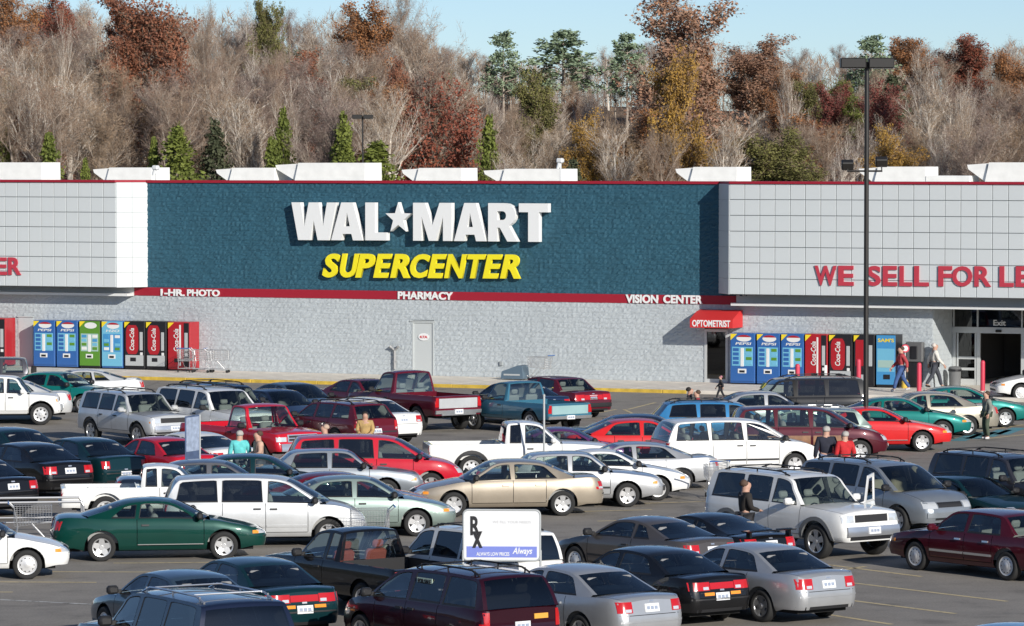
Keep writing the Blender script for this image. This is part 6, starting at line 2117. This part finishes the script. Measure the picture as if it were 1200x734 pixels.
# blue corral sign, edge-on
def slim_sign(px, pyt, pyb, s_, wd, ang, label):
    Y = FPX / s_
    t, b = atY(px, pyt, Y), atY(px, pyb, Y)
    e = empty('corral_sign', (b.x, Y, LOT), R(ang)); tag(e, label, 'sign')
    m = MB(); m.rbox(-wd, -.03, -.012, .012, b.z - LOT, t.z - LOT, .004); m.obj('sign_board', mat('corral_blue', (.09, .13, .23), .5, noise=.2, nscale=3), e)
    z = b.z - LOT + (t.z - b.z) * .38
    m = MB(); m.rbox(-wd + .04, -.07, -.018, -.013, z, t.z - LOT - .04, .002); m.obj('sign_face', mat('sign_pale_blue', (.36, .43, .56), .5, noise=.25, nscale=7), e)
    m = MB(); m.tube((0, 0, 0), (0, 0, t.z - LOT), .032, n=8); m.obj('post', M_VGR, e)
slim_sign(234, 486, 553, 44.3, .85, 68, 'blue cart return sign seen nearly edge-on in the left lot')
g = gnd(637.5, 567, LOT)
e = empty('marker_pole', (g.x, g.y, LOT)); tag(e, 'thin grey pole standing in front of the white extended cab pickup', 'pole')
m = MB(); m.tube((0, 0, 0), (0, 0, 2.45), .03, n=8); m.obj('shaft', M_VGR, e); m = MB(); m.lathe([(.001, 2.5), (.035, 2.47), (.035, 2.42)], 8, axis='z'); m.obj('cap', M_VGR, e)
# ------------------------------------------------------------------ shopping carts and corrals
M_WIRE = mat('cart_wire', (.62, .62, .62), .35, metal=.7)
CARTM = None
def cart(loc, rz, label, tilt=0):
    global CARTM
    if CARTM is None:
        b = MB()
        L0, L1, z0, z1 = -.42, .45, .48, .95
        def P4(x, s, t):       # point on the tapered basket wall
            wd = .20 + .07 * ((.45 - x) / .87) + .03 * t
            return (x, s * wd, z0 + (.08 * (x + .42) / .87) * (1 - t) + (z1 - z0) * t)
        for t in (0, .2, .4, .6, .8, 1.):
            for s in (1, -1): b.tube(P4(L0, s, t), P4(L1, s, t), .005 if t < 1 else .009, n=4, cap=False)
            b.tube(P4(L1, 1, t), P4(L1, -1, t), .005, n=4, cap=False); b.tube(P4(L0, 1, t), P4(L0, -1, t), .005, n=4, cap=False)
        for x in np.linspace(L0, L1, 14):
            for s in (1, -1): b.tube(P4(x, s, 0), P4(x, s, 1), .004, n=3, cap=False)
            b.tube(P4(x, 1, 0), P4(x, -1, 0), .004, n=3, cap=False)
        for q in np.linspace(-1, 1, 8):
            b.tube(P4(L1, q, 0), P4(L1, q, 1), .004, n=3, cap=False); b.tube(P4(L0, q, 0), P4(L0, q, 1), .004, n=3, cap=False)
        f = MB()
        for s in (1, -1):
            f.pipe([(-.55, s * .27, 1.02), (-.42, s * .26, .90), (-.34, s * .25, .45), (-.40, s * .25, .16), (.42, s * .17, .16), (.46, s * .19, .2)], .014, 6)
            f.tube((.0, s * .22, .50), (.30, s * .18, .17), .012, n=6)
        f.tube((-.40, .25, .16), (-.40, -.25, .16), .012); f.tube((.42, .17, .16), (.42, -.17, .16), .012)
        for q in np.linspace(-.18, .18, 5): f.tube((-.4, q, .17), (.42, q * .8, .17), .005, n=4)
        h = MB(); h.tube((-.55, -.28, 1.02), (-.55, .28, 1.02), .02, n=8)
        w_ = MB(); w_.lathe([(.001, -.015), (.055, -.015), (.062, -.01), (.062, .01), (.055, .015), (.001, .015)], 12)
        CARTM = (b.mesh('basket', M_WIRE), f.mesh('frame', M_WIRE), h.mesh('handle', M_VB), w_.mesh('wheel', M_TYRE))
    e = empty('shopping_cart', loc, rz); tag(e, label, 'shopping cart', 'shopping carts around the lot')
    link('basket', CARTM[0], e); link('frame', CARTM[1], e); link('handle', CARTM[2], e)
    for x, y in ((-.40, .25), (-.40, -.25), (.40, .16), (.40, -.16)): link('wheel', CARTM[3], e, (x, y, .065))
    return e
g = gnd(38, 640, LOT); cart(g, R(8), 'metal shopping cart between the white compact and the green coupe')
g = gnd(434, 645, LOT); cart(g, R(186), 'shopping cart standing against the side of the sage sedan')
g = gnd(838, 584, LOT); cart(g, R(100), 'shopping cart at the rear wheel of the white minivan')
for px, ang, lb in ((219, 100, 'shopping cart in front of the red cola machine at the wall'), (238, 20, 'shopping cart just right of the left machine row'), (256, 15, 'rightmost shopping cart of the three at the wall')):
    p = fac(fpx(px, 435, 1.7)[0], 1.7, 0); cart(p, R(ang) - THETA, lb)
p = fac(fpx(632, 442, 1.6)[0], 1.6, 0); cart(p, R(175) - THETA, 'shopping cart parked at the wall above the maroon boxy sedan')
# dark blue bin beside that cart
u = fpx(604, 440, 1.3)[0]
e = empty('sloped_bin'); e.location = fac(u, 1.3, 0); e.rotation_euler = (0, 0, -THETA); tag(e, 'dark blue grey sloped bin left of the cart at the wall', 'bin'); e.scale = (.9, .9, .8)
s_ = slab([(-.55, .05), (.55, .05), (.5, .72), (.3, .74), (-.5, .42)], [], -.4, .3); me = s_.mesh('shell', mat('bin_blue_grey', (.10, .15, .20), .5)); fixnormals(me); link('shell', me, e)
m = MB(); m.box(-.4, .4, -.41, -.402, .22, .30); m.obj('band', M_VGR, e)
def corral(pa, pb, label, depth=1.6):
    a, b = gnd(*pa, LOT), gnd(*pb, LOT)
    d = b - a; L = d.length
    e = empty('cart_corral', a, math.atan2(d.y, d.x)); tag(e, label, 'cart corral', 'cart return corrals')
    for y in (0, depth):
        m = MB()
        m.pipe([(0, y, 0), (0, y, .86), (.06, y, .95), (L - .06, y, .95), (L, y, .86), (L, y, 0)], .028, 8); m.obj('hoop_rail', M_WIRE, e)
        m = MB(); m.tube((0.03, y, .48), (L - .03, y, .48), .02, n=8); m.obj('mid_rail', M_WIRE, e)
    m = MB(); m.tube((0, 0, .95), (0, depth, .95), .024, n=8); m.obj('end_rail', M_WIRE, e)
corral((-20, 637), (98, 635.5), 'silver tube cart corral behind the white compact at left', 1.3)
g = gnd(853, 592, LOT)
e = empty('marker_pole', (g.x, g.y, LOT)); tag(e, 'short pale post left of the big white SUV by the cart', 'pole')
m = MB(); m.tube((0, 0, 0), (0, 0, 1.15), .035, n=8); m.obj('shaft', M_VGR, e); m = MB(); m.tube((0, 0, 1.13), (-.5, 0, 1.2), .02, n=6); m.obj('arm', M_VGR, e)

# ================================================================== PEOPLE
def skin_mesh(name, V, E, rad, M, sub=1, root=0):
    me = bpy.data.meshes.new('sk'); me.from_pydata(V, E, []); me.update()
    o = bpy.data.objects.new('sk', me); COL.objects.link(o)
    o.modifiers.new('s', 'SKIN')
    sv = me.skin_vertices[0].data
    for i, r in enumerate(rad):
        sv[i].radius = (r, r) if not isinstance(r, tuple) else r
        sv[i].use_root = (i == root)
    sb = o.modifiers.new('b', 'SUBSURF'); sb.levels = sub; sb.render_levels = sub
    dg = bpy.context.evaluated_depsgraph_get()
    out = bpy.data.meshes.new_from_object(o.evaluated_get(dg))
    bpy.data.objects.remove(o); bpy.data.meshes.remove(me)
    out.polygons.foreach_set('use_smooth', [True] * len(out.polygons))
    out.name = name
    out.materials.clear(); out.materials.append(M)
    return out

SKINM = mat('skin', (.50, .29, .21), .6)
def human(pose):
    """joints for a 1.75 m figure facing +y"""
    w = pose == 'walk'
    J = dict(pel=(0, 0, .96), spi=(0, -.01, 1.14), che=(0, 0, 1.34), nek=(0, 0, 1.475), hb=(0, .02, 1.555), hm=(0, .025, 1.64), ht=(0, .01, 1.71), nose=(0, .125, 1.63))
    for s, n in ((1, 'r'), (-1, 'l')):
        sw = s if w else 0
        J['sh' + n] = (s * .18, 0, 1.42)
        if pose == 'carry': J['el' + n] = (s * .23, .02, 1.14); J['wr' + n] = (s * .15, .24, 1.06); J['ha' + n] = (s * .10, .31, 1.05)
        else: J['el' + n] = (s * .24, -.03 + .10 * sw, 1.14); J['wr' + n] = (s * .25, .06 + .20 * sw, .92); J['ha' + n] = (s * .25, .08 + .22 * sw, .83)
        J['hi' + n] = (s * .09, 0, .93)
        J['kn' + n] = (s * .095, .04 - .14 * sw, .51); J['an' + n] = (s * .10, -.02 - .30 * sw, .10 + (.05 if sw > 0 else 0)); J['to' + n] = (s * .11, .12 - .28 * sw, .045 + (.02 if sw > 0 else 0))
    return J
def person_meshes(pose):
    J = human(pose)
    def chain(names, edges, rad):
        idx = {n: i for i, n in enumerate(names)}
        return [J[n] for n in names], [(idx[a], idx[b]) for a, b in edges], [rad[n] for n in names]
    rb = dict(pel=(.14, .10), spi=(.13, .09), che=(.155, .105), nek=.062, hb=.092, hm=(.112, .128), ht=.085, nose=.018)
    for n in 'rl': rb.update({'sh' + n: .062, 'el' + n: .045, 'wr' + n: .030, 'ha' + n: (.042, .022), 'hi' + n: .088, 'kn' + n: .058, 'an' + n: .040, 'to' + n: .036})
    nb = ['pel', 'spi', 'che', 'nek', 'hb', 'hm', 'ht', 'nose'] + [a + n for n in 'rl' for a in ('sh', 'el', 'wr', 'ha', 'hi', 'kn', 'an', 'to')]
    eb = [('pel', 'spi'), ('spi', 'che'), ('che', 'nek'), ('nek', 'hb'), ('hb', 'hm'), ('hm', 'ht'), ('hm', 'nose')]
    for n in 'rl': eb += [('che', 'sh' + n), ('sh' + n, 'el' + n), ('el' + n, 'wr' + n), ('wr' + n, 'ha' + n), ('pel', 'hi' + n), ('hi' + n, 'kn' + n), ('kn' + n, 'an' + n), ('an' + n, 'to' + n)]
    body = skin_mesh('body', *chain(nb, eb, rb), SKINM)
    # fingers joined into the body mesh
    bm = bmesh.new(); bm.from_mesh(body)
    for n, s in (('r', 1), ('l', -1)):
        h = Vector(J['ha' + n]); d = (h - Vector(J['wr' + n])).normalized()
        side = Vector((0, 1, 0)) if abs(d.y) < .7 else Vector((1, 0, 0))
        for k in range(5):
            base = h + side * (-.030 + .018 * k if k < 4 else .045) - d * (0 if k < 4 else .05)
            ln = (.075, .085, .08, .062, .06)[k]
            dd = (d + (side * .5 if k == 4 else Vector((-s * .25, 0, 0)))).normalized()
            m = MB(); m.tube(base - d * .02, base + dd * ln * .5, .010, .009, 5); m.tube(base + dd * ln * .5, base + (dd + Vector((-s * .3, 0, 0))).normalized() * ln, .009, .006, 5)
            vv = [bm.verts.new(v) for v in m.v]
            for f in m.f:
                try: bm.faces.new([vv[i] for i in f])
                except ValueError: pass
    bm.to_mesh(body); bm.free()
    rj = dict(pel=(.165, .12), spi=(.16, .115), che=(.165, .122), nek=.075)
    for n in 'rl': rj.update({'sh' + n: .080, 'el' + n: .064, 'wr' + n: .050})
    nj = ['pel', 'spi', 'che', 'nek'] + [a + n for n in 'rl' for a in ('sh', 'el', 'wr')]
    ej = [('pel', 'spi'), ('spi', 'che'), ('che', 'nek')] + [x for n in 'rl' for x in (('che', 'sh' + n), ('sh' + n, 'el' + n), ('el' + n, 'wr' + n))]
    top = skin_mesh('jacket', *chain(nj, ej, rj), M_TRIM)
    rt = dict(pel=(.150, .112)); nt_ = ['pel']; et = []
    for n in 'rl':
        rt.update({'hi' + n: .105, 'kn' + n: .078, 'an' + n: .062}); nt_ += ['hi' + n, 'kn' + n, 'an' + n]; et += [('pel', 'hi' + n), ('hi' + n, 'kn' + n), ('kn' + n, 'an' + n)]
    leg = skin_mesh('trousers', *chain(nt_, et, rt), M_TRIM)
    shoes = []
    for n in 'rl':
        a, t = Vector(J['an' + n]), Vector(J['to' + n])
        shoes.append(skin_mesh('shoe', [a - Vector((0, .03, .035)), (a + t) / 2 - Vector((0, 0, .02)), t], [(0, 1), (1, 2)], [.05, .05, .045], M_TRIM))
    hair = skin_mesh('hair', [(0, -.05, 1.59), (0, -.035, 1.655), (0, -.005, 1.695), (0, .045, 1.715)], [(0, 1), (1, 2), (2, 3)], [.08, .108, .105, .06], M_TRIM)
    return body, top, leg, shoes, hair
POSES = {p: person_meshes(p) for p in ('stand', 'walk', 'carry')}
_C = {}
def cloth(c):
    k = 'cloth_%d_%d_%d' % tuple(int(x * 255) for x in c)
    return mat(k, c, .85, noise=.18, nscale=9)
def person(px, py, H, head, pose, top, bottom, hair, label, shoe=(.05, .05, .05), z=LOT, wide=1.14):
    g = gnd(px, py, z)
    e = empty('person', (g.x, g.y, z), R(head - 90)); s = H / 1.76; e.scale = (s * wide, s * wide, s)
    tag(e, label, 'person', 'people in the parking lot')
    b, t, l, sh, hr = POSES[pose]
    link('body', b, e)
    for nm, me, c in (('jacket', t, top), ('trousers', l, bottom), ('hair', hr, hair)):
        o = link(nm, me, e); o.material_slots[0].link = 'OBJECT'; o.material_slots[0].material = cloth(c)
    for me in sh:
        o = link('shoe', me, e); o.material_slots[0].link = 'OBJECT'; o.material_slots[0].material = cloth(shoe)
    return e
BLK = (.02, .018, .017); GREYH = (.45, .43, .40); BRN = (.10, .06, .04)
person(873, 653, 1.76, 20, 'carry', (.022, .018, .016), (.03, .03, .035), BRN, 'person in a black jacket beside the big white SUV')
person(968, 577, 1.80, 95, 'stand', (.018, .020, .035), (.12, .17, .28), GREYH, 'person in a dark navy jacket and jeans by the minivans')
person(990, 578, 1.68, 110, 'stand', (.50, .02, .025), (.03, .03, .04), GREYH, 'person in a bright red jacket beside the one in navy')
person(1156, 515, 1.56, 200, 'stand', (.22, .23, .20), (.07, .09, .06), BRN, 'person in grey green clothes standing by the blue bay markings', (.7, .7, .7))
person(1056, 459, 1.74, 190, 'walk', (.40, .05, .06), (.05, .10, .25), BRN, 'person in a red jacket walking past the water machine', (.6, .6, .6), 0)
person(1095, 455, 1.76, 10, 'walk', (.66, .64, .58), (.05, .055, .07), (.6, .55, .5), 'person in a white shirt walking to the entrance', BLK, 0)
person(281, 578, 1.70, 100, 'stand', (.12, .55, .55), (.1, .1, .12), GREYH, 'person in a turquoise shirt right of the blue sign')
person(303, 579, 1.71, 200, 'carry', (.55, .36, .27), (.12, .12, .14), BRN, 'person in a peach plaid shirt beside the one in turquoise')
person(381, 566, 1.64, 180, 'stand', (.60, .52, .50), (.2, .2, .22), (.55, .40, .30), 'person in a pale top before the red pickup bumper')
person(428, 546, 1.60, -90, 'carry', (.45, .30, .12), (.6, .6, .6), BLK, 'person in a yellow brown top holding something white behind the red minivan')
person(817, 513, 1.55, 180, 'stand', (.42, .03, .05), (.05, .05, .08), BRN, 'person in a red top behind the blue wagon')
person(808, 512, 1.62, 0, 'stand', (.05, .04, .045), (.05, .05, .08), BLK, 'person with dark hair facing the one in the red top')
person(844.5, 469, .92, 180, 'walk', (.03, .03, .035), (.02, .02, .025), (.5, .2, .25), 'small child in dark clothes crossing the drive near the kerb')

SC.cycles.use_denoising = True
SC.cycles.max_bounces = 8
SC.cycles.transparent_max_bounces = 24
